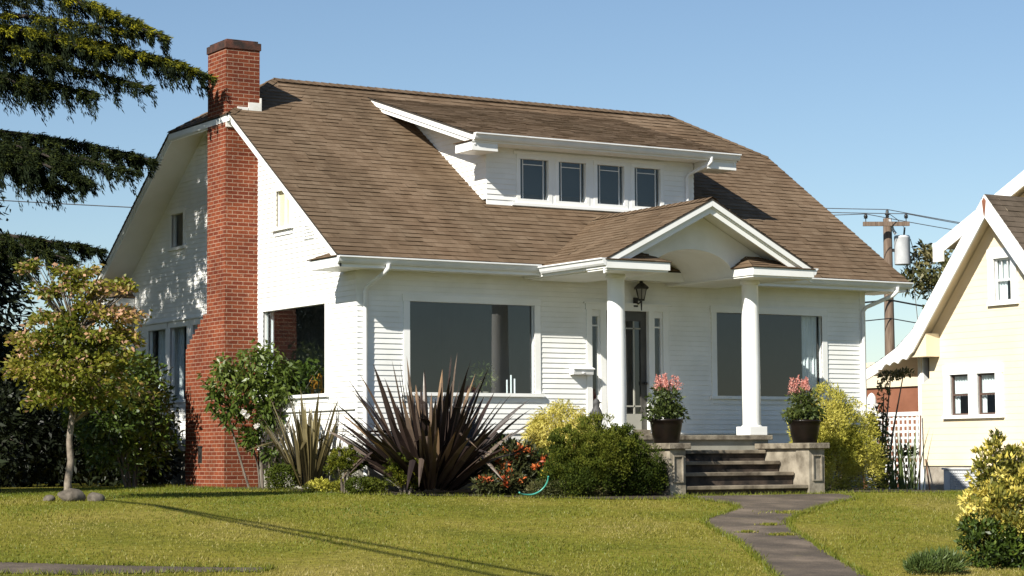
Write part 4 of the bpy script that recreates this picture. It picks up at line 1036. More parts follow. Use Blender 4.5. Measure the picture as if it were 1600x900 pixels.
def flower_shrub(name, label, x, y, clumps, n, L, Wd, m, fm, nf, seed, fl=.06, fw=.03):
    t = bush(name, label, 'plant', x, y, clumps, n, L, Wd, m, .35, .7, seed=seed, amp=.4)
    z = pz(x, y); Q = []
    r = np.random.default_rng(seed)
    for c, rr in clumps:
        k = nf//len(clumps); hd = sphere(k, r); hd[:, 2] = abs(hd[:, 2]); P0 = V(x+c[0], y+c[1], z+c[2])+hd*V(*rr)*1.0
        for p in P0:
            d = sphere(14, r)+V(0, 0, .3); raw_mesh('flower', leaf_quads(np.repeat(p[None], 14, 0)+r.normal(size=(14, 3))*.016, d, fl, fw), 4, fm, t, np.clip(r.random(14)*.5+.5*r.random(), 0, 1))
    return t
flower_shrub('flowering_shrub', 'orange red flowering shrub right of the large bronze flax', 1.75, -1.9, [((0, 0, .55), (.30, .26, .22)), ((.38, 0, .42), (.28, .25, .2)), ((-.25, -.1, .35), (.28, .24, .24)), ((.1, -.1, .3), (.3, .25, .2))], 2600, .12, .032, LF['olive'], LF['orange'], 36, 41, .08, .035)
flower_shrub('flowering_shrub', 'low orange red flowers at the lawn edge in front of the large bronze flax', 1.05, -2.45, [((0, 0, .16), (.26, .2, .16)), ((.32, 0, .2), (.24, .2, .17))], 1300, .10, .03, LF['olive'], LF['orange'], 20, 42, .075, .035)
bush('low_groundcover_shrub', 'dark olive creeping shrub along the lawn edge below the flowering shrub', 'shrub', 1.95, -3.15, [((-.35, .1, .10), (.32, .2, .14)), ((0, 0, .12), (.34, .2, .16)), ((.34, -.1, .10), (.26, .2, .14))], 5200, .05, .014, LF['olive'], .4, .7, seed=43, stem=False)
flower_shrub('yellow_flower_plant', 'small yellow flowering plant beside the green garden hose', 2.02, -2.55, [((0, 0, .30), (.14, .12, .14))], 500, .05, .025, LF['astil'], LF['yflow'], 8, 44, .04, .03)
bush('dark_leaf_shrub', 'dark leaved shrub under the window sill behind the flowering shrub', 'shrub', 2.15, -.75, [((0, 0, .62), (.36, .26, .26)), ((-.35, 0, .5), (.3, .25, .25))], 1500, .10, .05, LF['dark'], .2, .8, seed=45)

hz = pz(1.9, -3.45)
mb = MB(); mb.tube([(.98+.24*math.cos(a), -3.72-.12*math.sin(a), hz+.06+.20*(1+math.sin(a))*(1 if a > -1.57 else .25)+(.0 if a > -1.57 else .0)) for a in np.linspace(.35, -2.9, 30)], .013, 8)
tag(mb.build('garden_hose', HOSE, None, at=(1.0, -3.7, hz)), 'green garden hose looped at the lawn edge in the bed', 'hose')
hz2 = pz(2.2, -1.6); mb = MB(); mb.tube([(2.2, -1.9, hz2+.35+.05*k) for k in range(7)], .012, 6); mb.tube([(2.2, -1.9, hz2), (2.2, -1.9, hz2+.65)], .018, 6)
tag(mb.build('hose_bib', HOSE, None, at=(2.2, -1.9, hz2)), 'pale green standpipe tap behind the yellow flowers', 'tap')

# climbing rose in front of the chimney
rx, ry = -.40, 2.75; rzz = pz(rx, ry)
t = thing('rose_bush', 'tall leafy climbing rose with white blooms in front of the brick chimney', 'rose bush', (rx, ry, rzz))
mb = MB(); r = np.random.default_rng(77); tips = []
for (a, b, c, rr) in (((-.15, .1, 0), (-.42, .2, .9), (-.62, .3, 1.9), .022), ((.05, 0, 0), (.02, 0, 1.0), (-.15, .1, 2.3), .028), ((.10, -.05, 0), (.16, -.1, .9), (.42, -.35, 1.9), .026), ((.02, .05, 0), (.0, .05, .8), (-.4, .2, 1.3), .02), ((.12, -.05, 0), (.3, -.2, 1.2), (.75, -.8, 2.05), .018)):
    P = [V(rx, ry, rzz)+V(*a), V(rx, ry, rzz)+V(*b), V(rx, ry, rzz)+V(*c)]
    pts = [P[0]*(1-s)**2+P[1]*2*s*(1-s)+P[2]*s*s for s in np.linspace(0, 1, 9)]; mb.tube(pts, [rr*(1-.6*s) for s in np.linspace(0, 1, 9)], 7)
mb.build('stem', BARK, t); Q = []; Vv = []
for i, (c, rr, n) in enumerate((((-.05, 0, 1.80), (.50, .4, .42), 330), ((-.55, .2, 1.95), (.32, .3, .32), 150), ((.36, -.3, 1.80), (.36, .35, .40), 220), ((.66, -.6, 2.0), (.22, .25, .2), 50), ((-.42, .15, 1.35), (.30, .3, .36), 130), ((.12, -.05, 1.25), (.30, .3, .36), 170), ((-.12, .05, .9), (.24, .25, .26), 80), ((.05, 0, 2.25), (.4, .3, .2), 80), ((-.72, .25, 1.55), (.16, .2, .3), 40), ((.18, -.05, .62), (.14, .15, .25), 45))):
    P, d, f = blob(n, V(rx, ry, rzz)+V(*c), rr, 70+i, .35, .95)
    for k in range(3):
        A = d*.5+RNG.normal(size=d.shape)*.9+V(0, 0, -.25); Q.append(leaf_quads(P+RNG.normal(size=P.shape)*.03, A, .135*RNG.uniform(.6, 1.2, len(P)), .05, droop=.2)); Vv.append(cvar(P, 3, 7))
raw_mesh('foliage', np.concatenate(Q), 4, LF['rose'], t, np.concatenate(Vv))
Q = []
for c in ((-.42, -.25, 1.28), (-.36, -.25, 1.22), (.30, -.55, 1.0), (-.2, -.3, 1.05)):
    p = V(rx, ry, rzz)+V(*c); raw_mesh('bloom', leaf_quads(np.repeat(p[None], 26, 0), sphere(26), .062, .062), 4, LF['white'], t, RNG.random(26))

# small maple-like tree with stones at its foot
tx, ty = -5.32, -1.5; tz = pz(tx, ty)
t = thing('ornamental_tree', 'small layered tree with pink tinged leaves and pale trunk on the lawn', 'tree', (tx, ty, tz))
mb = MB(); C0 = V(tx, ty, tz)
trunk = [(-.02, 0, -.1), (-.03, 0, .25), (.02, .02, .55), (.0, .04, .85), (.05, .05, 1.2), (.10, .05, 1.6), (.12, .05, 2.1), (.05, .05, 2.7)]
mb.tube([C0+V(*p) for p in trunk], [.07, .052, .05, .044, .042, .036, .026, .012], 12)
layers = [(rt*o_, z_, r_, h_) for o_, z_, r_, h_ in ((-.55, 3.3, .22, .06), (.05, 3.25, .36, .09), (.14, 3.0, .44, .10), (.72, 2.98, .28, .06), (-.28, 2.95, .26, .07), (.2, 2.7, .64, .10), (-.22, 2.55, .44, .10), (.64, 2.6, .34, .08),
    (-.46, 2.3, .46, .10), (.1, 2.35, .78, .12), (.66, 2.3, .40, .08), (-.05, 2.05, .84, .14), (.42, 2.0, .54, .12), (-.42, 1.85, .52, .12), (.1, 1.75, .74, .16), (-.1, 1.5, .64, .14), (.3, 1.45, .48, .14))]
rr = random.Random(4); Q = []; Vv = []
for i, (c, z, rad_, th) in enumerate(layers):
    rad_ *= .97
    for k in range(6):
        a = rr.uniform(0, 6.28); e = C0+c+V(rad_*.7*math.cos(a), rad_*.7*math.sin(a), z+rr.uniform(-.05, .1)); s = C0+V(.08, .05, max(1.0, min(z-.35, 2.3)))
        mb.tube([s, (s+e)/2+V(0, 0, .03), e], [.016, .011, .004], 5)
    n = int(1500*rad_**1.5/.6); d = sphere(n); d[:, 2] *= .8; f = RNG.random(n)**.45
    ll = lump(unit(d*V(1, 1, .1)), 90+i, 5, .75)
    P = C0+c+V(0, 0, z)+d*f[:, None]*ll[:, None]*V(rad_, rad_, th)
    P[:, 2] -= .22*((P-C0-c)[:, :2]**2).sum(1)
    P[:, 2] += .09*np.sin(P[:, 0]*7+i)*np.sin(P[:, 1]*6+i*2)+RNG.normal(size=len(P))*.035
    keep = cvar(P, 9, 5+i, rnd=0) > .27; P = P[keep]; d = d[keep]
    A = d*V(.8, .8, .1)+RNG.normal(size=P.shape)*.55+V(0, 0, -.15)
    Q.append(leaf_quads(P, A, .085*RNG.uniform(.6, 1.25, len(P)), .046)); Vv.append(cvar(P, 3, 9)*.78+.12*(z-1.3)/1.6+(RNG.random(len(P)) < .07+.10*(z > 2.2))*.6)
mb.build('trunk', BARKP, t)
raw_mesh('crown', np.concatenate(Q), 4, LF['maple'], t, np.concatenate(Vv))
def stone(label, x, y, r, seed):
    import bmesh
    bm = bmesh.new(); bmesh.ops.create_icosphere(bm, subdivisions=3, radius=1)
    d = np.array([v.co[:] for v in bm.verts]); l = lump(d, seed, 6, .28)
    for v, q in zip(bm.verts, l): v.co = Vector((v.co.x*r[0]*q, v.co.y*r[1]*q, v.co.z*r[2]*q))
    me = bpy.data.meshes.new('stone'); bm.to_mesh(me); bm.free(); me.materials.append(ROCK); me.polygons.foreach_set('use_smooth', [True]*len(me.polygons))
    o = bpy.data.objects.new('garden_stone', me); COL.objects.link(o); o.location = (x, y, pz(x, y)+r[2]*.45); OFF[o.name] = V(*o.location)
    tag(o, label, 'stone', 'stones around the small tree')
stone('largest brown stone in front of the small tree trunk', -5.42, -1.85, (.17, .14, .11), 3)
stone('brown stone right of the small tree trunk', -5.12, -1.95, (.115, .10, .085), 4)
stone('small grey green stone left of the small tree trunk', -5.66, -1.62, (.085, .08, .06), 5)

# glossy shrub, hedge and dark conifers on the shaded side
bush('glossy_shrub', 'dark glossy leaved shrub between the small tree and the chimney', 'shrub', -1.75, 5.0,
     [((.05, 0, 1.75), (.50, .6, .55)), ((.25, .2, 1.15), (.50, .55, .6)), ((-.45, 0, 1.2), (.55, .5, .6)), ((-.85, -.2, 1.45), (.50, .5, .55)), ((-.35, 0, 1.95), (.5, .5, .40)), ((.1, .3, .75), (.5, .5, .5))], 9500, .115, .05, LF['dark'], .1, .8, .1, seed=51, cv=3, amp=.4, spray=(18, .22))
bush('shade_fill_shrub', 'black green shrub added for deep shade behind the glossy shrub', 'shrub', -1.0, 7.2,
     [((0, 0, .8), (.8, .7, .9)), ((-1.1, .2, .9), (.9, .7, .95)), ((-2.2, .4, .9), (.9, .7, 1.0)), ((.35, -.4, .6), (.4, .5, .7))], 9000, .16, .06, LF['hedge'], .1, .8, .1, seed=52, cv=3, amp=.3)  # dark mass added to black out the wall foot beside the chimney
def conifer(name, label, x, y, h, r0, n, m, seed, z0=.3, tip=.14):
    z = pz(x, y); t = thing(name, label, 'tree', (x, y, z)); rr = np.random.default_rng(seed)
    mb = MB(); mb.tube([(x, y, z-.2), (x, y, z+h*.5), (x, y, z+h)], [.05*h**.8, .03*h**.8, .02], 12)
    Q = []; nb = int(n/160)
    for b in range(nb):
        s = rr.random()**.8; zz = z0+(h-z0)*s; a = rr.uniform(0, 6.28); Lb = r0*(1-s)**.75*rr.uniform(.75, 1.1)+.1; dirv = V(math.cos(a), math.sin(a), 0)
        e = V(x, y, z+zz)+dirv*Lb+V(0, 0, -.18*Lb); c = V(x, y, z+zz)
        if b % 3 == 0: mb.tube([c, (c+e)/2+V(0, 0, .06*Lb), e], [.03, .02, .006], 5)
        u = rr.random(160)**.6; P = c+(e-c)*u[:, None]+V(0, 0, 1)*(.06*Lb*4*u*(1-u))[:, None]+rr.normal(size=(160, 3))*V(.16, .16, .06)*Lb*.8*(.4+u[:, None])
        A = dirv*.7+rr.normal(size=(160, 3))*.6+V(0, 0, -.55); Q.append(leaf_quads(P, A, tip*rr.uniform(.6, 1.5, 160), tip*.3, rr))
    Q = np.concatenate(Q); mb.build('trunk', BARKD, t); raw_mesh('crown', Q, 4, m, t, rr.random(len(Q))); return t
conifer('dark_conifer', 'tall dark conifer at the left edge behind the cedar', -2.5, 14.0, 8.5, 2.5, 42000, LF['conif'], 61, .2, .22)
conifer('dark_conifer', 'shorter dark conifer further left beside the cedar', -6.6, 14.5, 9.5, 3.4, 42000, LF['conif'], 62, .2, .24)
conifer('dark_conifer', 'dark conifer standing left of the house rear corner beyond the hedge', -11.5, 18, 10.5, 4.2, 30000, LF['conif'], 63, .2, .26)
conifer('dark_conifer', 'unseen low broad conifer added left of the lawn to shade the chimney corner', -8.3, 2.4, 5.6, 2.4, 60000, LF['conif'], 64, .1, .26)  # out-of-view tree added to block the sun from the shrubs here
P = []; d_ = []
n = 36000; hx = RNG.uniform(-9, 3.2, n); hy = 13.2+RNG.uniform(-.8, .8, n); hzv = RNG.random(n)**.7*(2.85+.3*np.sin(hx*1.7)+.2*np.sin(hx*4.1+1))
P = np.stack([hx, hy+.25*np.sin(hx*2.3+hzv*2), hzv], 1); A = RNG.normal(size=P.shape)*.8+V(0, -.5, .2)
hg = thing('hedge', 'dark shaded hedge behind the small tree left of the house', 'hedge', (-4.5, 13.2, 0))
raw_mesh('foliage', leaf_quads(P, A, .2, .09), 4, LF['hedge'], hg, cvar(P, 2, 6))
mb = MB()
for k in range(12): mb.tube([(-9.5+k*.9, 13.2, -.1), (-9.4+k*.9, 13.2, 1.0), (-9.5+k*.9, 13.1, 1.9)], [.05, .04, .02], 6)
mb.build('stem', BARKD, hg)
mb = MB(); mb.prism([(-2.75, 9.3, 0), (-2.15, 9.3, 0), (-1.95, 9.75, .85), (-2.5, 9.75, .85)], (0, .05, 0))
tag(mb.build('old_board', BOARD, None, at=(-2.6, 9.4, 0)), 'dark old board leaning in the shade at the left edge', 'board')

# the big cedar with drooping boughs
cx, cy = -4.85, 8.2; cz = pz(cx, cy)
cedar = thing('cedar_tree', 'large cedar with drooping boughs at the left of the house', 'tree', (cx, cy, cz))
mb = MB(); mb.tube([(cx, cy, -.3), (cx+.05, cy, 4), (cx, cy+.1, 9), (cx+.1, cy, 13.5)], [.42, .33, .2, .03], 16)
Q = []; Vv = []; cr = np.random.default_rng(21)
def bough(tip, z0, wid, arch=.25, n=9000, hang=.5, fresh_lit=.0, start=None):
    s0 = V(cx, cy, z0) if start is None else V(*start); tip = V(*tip); ax = tip-s0; L = np.linalg.norm(ax); h = unit(ax*V(1, 1, 0)); side = np.cross((0, 0, 1.), h)
    curve = lambda u: s0+ax*u[:, None]+V(0, 0, 1)*(arch*L*.35*np.sin(np.pi*u**.8))[:, None]
    us = np.linspace(0, 1, 10); mb.tube(list(curve(us)), [.07*(1-.92*u)+.005 for u in us], 6)
    nt_ = int(26*L/4)
    for k in range(nt_):
        u = .12+.88*(k+cr.random())/nt_; sgn = 1 if k % 2 else -1
        prof = min(1, .35+1.5*u)*(1-u**3)*1.0+.18; tl = wid*prof*cr.uniform(.55, 1.15)
        b = curve(np.array([u]))[0]; d = unit(side*sgn*cr.uniform(.5, 1)+h*cr.uniform(.3, 1.0)); m_ = max(30, int(n/nt_))
        ns_ = max(4, int(tl*10)); sid = cr.integers(0, ns_, m_); hs = cr.random(ns_)**1.4; js = cr.normal(size=(ns_, 3))*V(.05, .05, .02)
        v = np.clip((sid+cr.random(m_)*.9)/ns_, 0, 1); P = b+d*(v*tl)[:, None]+V(0, 0, -1)*(.28*tl*v**2)[:, None]
        hu = cr.random(m_)**1.3; hg_ = hu*hs[sid]*hang*np.clip(.35+v, 0, 1)*.8*(1-.42*u)
        P = P+js[sid]*(.3+hu)[:, None]+cr.normal(size=(m_, 3))*V(.032, .032, .02)*(1.15-.6*hu)[:, None]+V(0, 0, -1)*hg_[:, None]+h*(hg_*.18)[:, None]
        A = d*.5+h*.4+cr.normal(size=(m_, 3))*.38+np.stack([np.zeros(m_), np.zeros(m_), -.3-1.3*(hg_ > .08)], 1)
        Q.append(leaf_quads(P, A, cr.uniform(.05, .125, m_), .019, cr)); top_ = np.clip(1-hg_/.10, 0, 1)
        Vv.append(.22+.22*cr.random(m_)+fresh_lit*top_*(.15+.55*v)*cr.uniform(.5, 1.1, m_)+.1*top_)  # fresh tip growth, plus sunlit tops and shaded undersides put into the colour
bough((-1.1, 3.65, 7.12), 8.1, 1.1, .20, 17000, .85, .75)
bough((-1.75, 3.9, 7.75), 8.3, .95, .42, 15000, .8, .95)
bough((-2.7, 4.2, 7.4), 7.9, 1.0, .30, 13000, .8, .8)
bough((-1.55, 4.9, 5.75), 6.3, .95, .16, 14000, .85, .12)
bough((-2.9, 4.4, 5.2), 6.1, .9, .22, 13000, .85, .1)
bough((-2.35, 5.3, 4.15), 4.45, .8, .14, 11000, .5, .1)
for tp_, z0_, w_, h_, f_ in (((-2.2, 4.28, 7.85), 8.2, .9, .6, .9), ((-1.35, 3.75, 7.25), 8.0, .9, .6, .8), ((-1.95, 4.1, 6.9), 7.5, .9, .6, .35), ((-2.86, 4.68, 7.7), 8.1, .9, .6, .8), ((-2.67, 4.57, 6.75), 7.3, .9, .55, .3), ((-3.5, 5.1, 6.85), 7.4, 1.0, .6, .3), ((-3.3, 4.6, 7.3), 7.9, 1.0, .6, .6),
                           ((-2.14, 4.4, 5.45), 6.0, .85, .55, .1), ((-2.9, 4.9, 5.55), 6.2, .9, .6, .1), ((-3.1, 5.0, 5.15), 5.8, .9, .6, .1), ((-3.6, 5.2, 5.5), 6.1, 1.0, .6, .1), ((-2.9, 5.2, 3.95), 4.4, .7, .45, .1), ((-3.5, 5.6, 3.9), 4.3, .8, .5, .1)):
    bough(tp_, z0_, w_*1.0, .2, 7500, h_*1.7, f_)
for k in range(30):
    z0 = 3.6+9*(k/30); a = k*2.4+.5; Lb = 5.0*(1-(z0-3)/12)**.7+.4; tp = (cx+Lb*math.cos(a), cy+Lb*math.sin(a), z0-.12*Lb)
    if tp[0] > -1.9 and tp[1] < 8: continue
    if math.cos(a)*.85-math.sin(a)*.52 > -.1 and z0 < 9.5: continue
    bough(tp, z0+.3, .95, .2, 5200, .5, .3)
mb.build('trunk', BARKD, cedar)
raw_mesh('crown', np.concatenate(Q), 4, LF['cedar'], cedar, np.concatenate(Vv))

# right side: climber, iris, variegated shrub, ground plants
cxx, cyy = 12.2, 1.5
bush('climbing_plant', 'dark climbing plant on the white lattice', 'plant', cxx, cyy, [((-.1, .1, .8), (.26, .3, .40)), ((.0, 0, 1.3), (.16, .2, .3)), ((.12, 0, 1.85), (.09, .12, .3)), ((.22, -.1, 2.2), (.20, .18, .08)), ((.42, -.25, 2.25), (.14, .14, .06)), ((-.2, .1, 1.2), (.2, .2, .25)), ((-.1, 0, .4), (.28, .3, .4)), ((.45, -.3, .72), (.2, .1, .07))], 2300, .085, .045, LF['olive'], .1, .8, seed=81, amp=.4)
t = thing('iris_plant', 'green sword leaved iris clump below the white lattice', 'plant', (11.95, .6, pz(11.95, .6)))
Q = []; Vv = []; r = np.random.default_rng(5)
for i in range(70):
    b = V(11.95+r.normal()*.18, .6+r.normal()*.16, pz(11.95, .6)-.03); az = r.uniform(0, 6.28); tl = r.uniform(.02, .35); L = r.uniform(.8, 1.5); p = b; sd = V(math.cos(az+1.5), math.sin(az+1.5), 0)
    for j in range(5):
        s = j/5; a = tl*(1+1.2*s); q = p+V(math.cos(az)*math.sin(a), math.sin(az)*math.sin(a), math.cos(a))*L/5; w0 = .03*(1-s**2); w1 = .03*(1-(s+.2)**2)
        Q.append([p-sd*w0/2, p+sd*w0/2, q+sd*w1/2, q-sd*w1/2]); Vv.append(r.random()*.5+.3*s); p = q
raw_mesh('blades', np.array(Q), 4, LF['iris'], t, np.array(Vv))
bush('variegated_shrub', 'yellow variegated shrub at the right edge of the lawn', 'shrub', 1.42, -12.75,
     [((.02, .0, .55), (.36, .36, .36)), ((.08, .05, .95), (.25, .3, .32)), ((.36, .0, .80), (.36, .36, .44)), ((.02, .0, 1.22), (.13, .14, .20)), ((-.10, -.1, .62), (.22, .24, .2)), ((.66, .1, .7), (.42, .45, .56)), ((.5, -.2, .3), (.4, .4, .28)), ((.25, -.2, .45), (.34, .3, .30)), ((.7, -.3, .35), (.4, .3, .35))], 13500, .078, .032, LF['euon'], .45, .65, seed=91, cv=5, amp=.5, spray=(26, .12))
bush('dark_leafy_shrub', 'dark green glossy low shrub at the foot of the variegated shrub', 'shrub', 1.14, -13.0,
     [((0, 0, .20), (.26, .25, .22)), ((.28, -.1, .12), (.26, .24, .16)), ((-.16, 0, .26), (.18, .2, .20))], 3000, .075, .03, LF['dark'], .3, .7, seed=93, spray=(22, .10), stem=False)
bush('low_green_plant', 'low dark green spiky plant at the bottom edge of the lawn', 'plant', -.02, -13.35, [((0, 0, .06), (.34, .2, .14)), ((-.18, 0, .05), (.2, .16, .12)), ((.2, 0, .06), (.2, .16, .13))], 2400, .10, .012, LF['fern'], .9, .45, seed=92, stem=False)
t = thing('twiggy_shrub', 'sparse red brown twiggy shrub behind the variegated shrub', 'shrub', (3.45, -11.0, pz(3.45, -11.0)))
mb = MB(); r = random.Random(3); Q = []
for i in range(14):
    e = V(3.45+r.uniform(-.25, .4), -11.0+r.uniform(-.2, .2), pz(3.45, -11.0)+r.uniform(.9, 1.25)); b = V(3.45, -11.0, pz(3.45, -11.0)-.05); mb.tube([b, (b+e)/2+V(0, 0, .1), e], [.012, .008, .003], 5)
    Q.append(leaf_quads(np.array([b+(e-b)*r.uniform(.55, 1) for _ in range(14)]), sphere(14), .05, .018))
mb.build('stem', STICK, t); Q = np.concatenate(Q); raw_mesh('foliage', Q, 4, LF['twig'], t, RNG.random(len(Q)))
tdx, tdy = 33.2, 23.0
bush('distant_tree', 'bushy green tree behind the cream house beside the utility pole', 'tree', tdx, tdy, [((0, 0, 6.9), (.7, .7, .5)), ((.5, -.3, 6.4), (.8, .8, .6)), ((-.4, .3, 6.6), (.34, .4, .3)), ((.1, 0, 7.45), (.4, .4, .25)), ((1.3, -.8, 6.6), (.8, .8, .8))], 3000, .22, .09, LF['fartree'], .1, .8, seed=95, amp=.6, spray=(14, .3))
# potted plants on the pedestals
def potted(x, y, label, seed, leany):
    t = thing('potted_plant', label, 'potted plant', (x, y, .69), 'flower pots on the pedestals'); c = (x, y, .69); r = np.random.default_rng(seed)
    mb = MB(); mb.lathe(c, [(.001, .002), (.185, .002), (.195, .01), (.225, .14), (.25, .28), (.255, .335), (.27, .34), (.272, .375), (.262, .38), (.235, .375), (.225, .33)], 36); mb.build('pot', POTM, t)
    mb = MB(); mb.lathe(c, [(.228, .335), (.001, .345)], 24); mb.build('soil', SOIL, t)
    Q = []; Vv = []
    for k, (cc, rr, n) in enumerate((((0, 0, .52), (.31, .28, .15), 620), ((0, 0, .72), (.24, .22, .18), 520), ((-.18, 0, .46), (.24, .2, .12), 260), ((.2, 0, .48), (.22, .2, .13), 260))):
        P, d, f = blob(n, V(*c)+V(*cc), rr, seed*7+k, .35, .9, r); A = d*.5+r.normal(size=d.shape)*.7+V(0, 0, -.1); Q.append(leaf_quads(P, A, .085*r.uniform(.6, 1.2, len(P)), .034, r)); Vv.append(cvar(P, 5, seed, r))
    raw_mesh('foliage', np.concatenate(Q), 4, LF['astil'], t, np.concatenate(Vv))
    mb = MB()
    for k in range(14):
        a = r.uniform(0, 6.28); e = V(*c)+V(.16*math.cos(a)*r.random(), .16*math.sin(a)*r.random(), .72); mb.tube([V(*c)+V(0, 0, .33), e], .005, 5)
    mb.build('stem', BARK, t); Q = []
    for k in range(15):
        a = r.uniform(0, 6.28); q = r.random()**.5; b = V(*c)+V(.22*q*math.cos(a)+leany, .17*q*math.sin(a), .80+.07*r.random()); hgt = r.uniform(.13, .25); m_ = 70
        u = r.random(m_); P = b+V((r.random()-.5)*.06, 0, hgt)*u[:, None]*V(1, 1, 1)+r.normal(size=(m_, 3))*V(.03, .03, .01)*(1.1-u[:, None]); A = r.normal(size=(m_, 3))*.6+V(0, 0, .9)
        raw_mesh('flower', leaf_quads(P, A, .034, .015, r), 4, LF['pink'], t, r.random(m_))
potted(3.92, -2.96, 'dark pot of pink plumed flowers on the left step pedestal', 5, .02)
potted(6.70, -2.96, 'dark pot of pink plumed flowers on the right step pedestal', 6, -.03)

# grey bird figurine on the porch floor's left end
fx, fy, fz = 3.72, -1.30, .83
t = thing('bird_figurine', 'small dark grey bird figurine on the porch floor behind the round bush', 'figurine', (fx, fy, fz))
mb = MB(); mb.lathe((fx, fy, fz), [(.001, 0), (.09, 0), (.09, .05), (.055, .08), (.07, .14), (.098, .25), (.10, .33), (.075, .42), (.048, .47), (.055, .51), (.058, .545), (.045, .58), (.02, .60), (.001, .603)], 20)
mb.build('body', STATUE, t)
mb = MB(); mb.tube([(fx-.06, fy+.02, fz+.36), (fx-.13, fy+.05, fz+.12), (fx-.16, fy+.06, fz+.02)], [.05, .04, .015], 8); mb.build('tail', STATUE, t)
mb = MB(); mb.tube([(fx+.035, fy-.02, fz+.545), (fx+.075, fy-.04, fz+.53)], [.02, .005], 6); mb.build('beak', STATUE, t)

# things standing on the ledge inside the left front window
t = thing('house_plant', 'small green house plant on the ledge inside the left front window', 'house plant', (2.55, .34, 1.44))
mb = MB(); mb.lathe((2.55, .34, 1.44), [(.001, 0), (.07, 0), (.10, .14), (.085, .14), (.08, .12), (.001, .12)], 16); mb.build('pot', CONC, t)
P, d, f = blob(160, (2.55, .34, 1.82), (.26, .16, .26), 8, .3, .9); raw_mesh('foliage', leaf_quads(P, d*.5+RNG.normal(size=d.shape)*.6, .11, .04), 4, LF['astil'], t, RNG.random(len(P)))
for k, (x, h) in enumerate(((2.98, .34), (3.06, .42), (3.13, .36))):
    t = thing('candle', 'slim white candle on the ledge inside the left front window', 'candle', (x, .28, 1.44), 'candles on the window ledge')
    mb = MB(); mb.lathe((x, .28, 1.44), [(.001, 0), (.03, 0), (.03, .02), (.014, .03), (.014, h), (.001, h+.005)], 12); mb.build('wax', CURT, t)
mb = MB(); mb.box(.98, 3.32, .18, .5, 1.40, 1.44); mb.build('window_ledge', TRIM, house)

# orange chair inside the corner window
t = thing('orange_chair', 'small orange chair inside the corner window', 'chair', (.7, 2.5, .92)); dy = 1.18
mb = MB(); mb.box(.55, .98, 1.15+dy, 1.55+dy, 1.40, 1.44); mb.build('seat', ORANGE, t)
mb = MB(); mb.prism([(.52, y+dy, z+.09) for y, z in ((1.12, 1.58), (1.12, 1.78), (1.22, 1.86), (1.48, 1.86), (1.58, 1.78), (1.58, 1.58), (1.52, 1.58), (1.5, 1.72), (1.41, 1.72), (1.39, 1.58), (1.31, 1.58), (1.29, 1.72), (1.2, 1.72), (1.18, 1.58))], (.03, 0, 0)); mb.build('backrest', ORANGE, t)
for x in (.55, .94):
    for y in (1.14, 1.52):
        mb = MB(); mb.box(x, x+.04, y+dy, y+dy+.04, .902, 1.399 if x > .6 else 1.68); mb.build('leg', ORANGE, t)

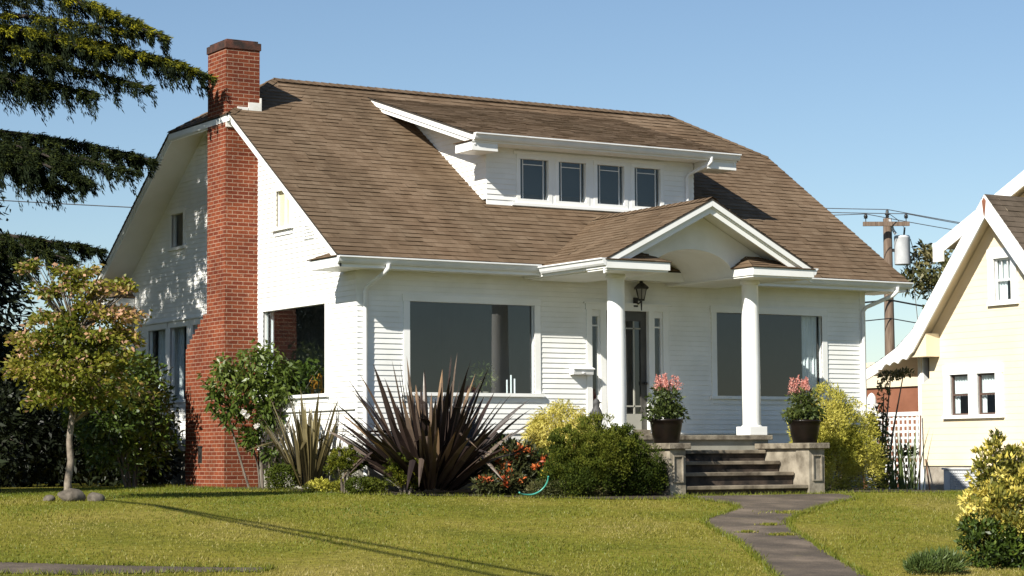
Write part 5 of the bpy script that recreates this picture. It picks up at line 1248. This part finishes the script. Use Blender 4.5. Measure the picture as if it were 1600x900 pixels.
# grass on the lawn
def lawn_grass():
    n = 450000; r = np.random.default_rng(1)
    # denser toward the street, where blades show larger
    y = -15.5+r.random(n)**1.25*21; x = r.uniform(-17, 19.3, n)
    # keep what the front yard can show
    cxm, cym = -16.29, -31.15; az = np.arctan2(x-cxm, y-cym)-YAW; dist = np.hypot(x-cxm, y-cym)
    k = (abs(np.tan(az)) < .27)
    for poly in (PATH, WALK, BED, BEDR): k &= ~inside(x, y, poly)
    k &= ~((x > -.7) & (x < W+.1) & (y > -.1)); k &= ~((x > 3.6) & (x < 6.9) & (y > -3.5)); k &= ~(x > 19.2)
    x, y = x[k], y[k]; m = len(x); z = terr(x, y)
    h = r.uniform(.018, .036, m)*(1+.35*np.sin(x*1.3+np.sin(y*.9)*2)*np.sin(y*1.7)); a = r.uniform(0, 6.28, m); w_ = r.uniform(.004, .009, m); b = r.normal(size=(m, 2))*.45
    P = np.stack([x, y, z-.004], 1); sd = np.stack([np.cos(a), np.sin(a), 0*a], 1)*w_[:, None]; tip = P+np.stack([b[:, 0]*h, b[:, 1]*h, h], 1)
    v = np.stack([P-sd, P+sd, tip], 1)
    patch = .5+.16*(np.sin(x*.9+1)+np.sin(y*1.3+x*.4)+np.sin(x*2.3-y*1.9))+.10*np.sin(x*5+y*3)*np.sin(y*6-x*2); patch = patch-.30*np.clip((y+7)/6, 0, 1)+.05+r.normal(size=m)*.11
    ev = []; ec = []
    for poly, wd in ((PATH, .03), (WALK, .03), (BED, .05), (BEDR, .05)):
        for i in range(len(poly)):
            a, b_ = V(*poly[i]), V(*poly[(i+1) % len(poly)]); L = np.linalg.norm(b_-a); k2 = int(L*170)
            if k2 < 1 or a[1] < -15.5: continue
            u = r.random(k2); q = a+(b_-a)*u[:, None]+r.normal(size=(k2, 2))*wd*(.6+.8*np.sin(q0 := (a[0]*3+u*L*5))[:, None]**2)
            q = q[~((q[:, 0] > -.1) & (q[:, 1] > -.15)) & ~((q[:, 0] > 3.6) & (q[:, 0] < 6.9) & (q[:, 1] > -3.45))]; k2 = len(q)
            if not k2: continue
            hh = r.uniform(.03, .075, k2); an = r.uniform(0, 6.28, k2); sd2 = np.stack([np.cos(an), np.sin(an), 0*an], 1)*.006; P2 = np.column_stack([q, terr(q[:, 0], q[:, 1])]); tp2 = P2+np.column_stack([r.normal(size=(k2, 2))*.5*hh[:, None], hh])
            ev.append(np.stack([P2-sd2, P2+sd2, tp2], 1)); ec.append(.3+r.normal(size=k2)*.15)
    v = np.concatenate([v]+ev); patch = np.concatenate([patch]+ec)
    o = raw_mesh('grass', v, 3, GRASSM, None, patch); o['kind'] = 'stuff'; o['label'] = 'short mown lawn grass'; 
GRASSM = leafmat('lawn_grass_blades', [(0, (.10, .135, .012)), (.4, (.165, .178, .018)), (.7, (.215, .195, .03)), (1, (.30, .25, .08))], .5, .3, .3)
lawn_grass()
# weeds growing in the joints of the path
for i, (x, y, s) in enumerate(((3.55, -6.55, .55), (1.9, -8.1, .25), (1.15, -9.3, .30), (.9, -8.9, .18))):
    m_ = int(900*s); r = np.random.default_rng(i); P = np.stack([x+r.normal(size=m_)*s*.35, y+r.normal(size=m_)*s*.16, np.zeros(m_)], 1); P[:, 2] = terr(P[:, 0], P[:, 1])+.004
    tag(raw_mesh('path_weeds', leaf_quads(P, r.normal(size=P.shape)*.5+V(0, 0, 1), .04, .012, r), 4, GRASSM, None, r.random(m_), at=(x, y, float(terr(x, y)))), ['grassy weeds across the path near the steps', 'moss tuft in the middle of the path', 'yellow green tuft in the lower path joint', 'small weed tuft at the left of the path joint'][i], 'weeds', 'weeds in the path joints', 'thing')
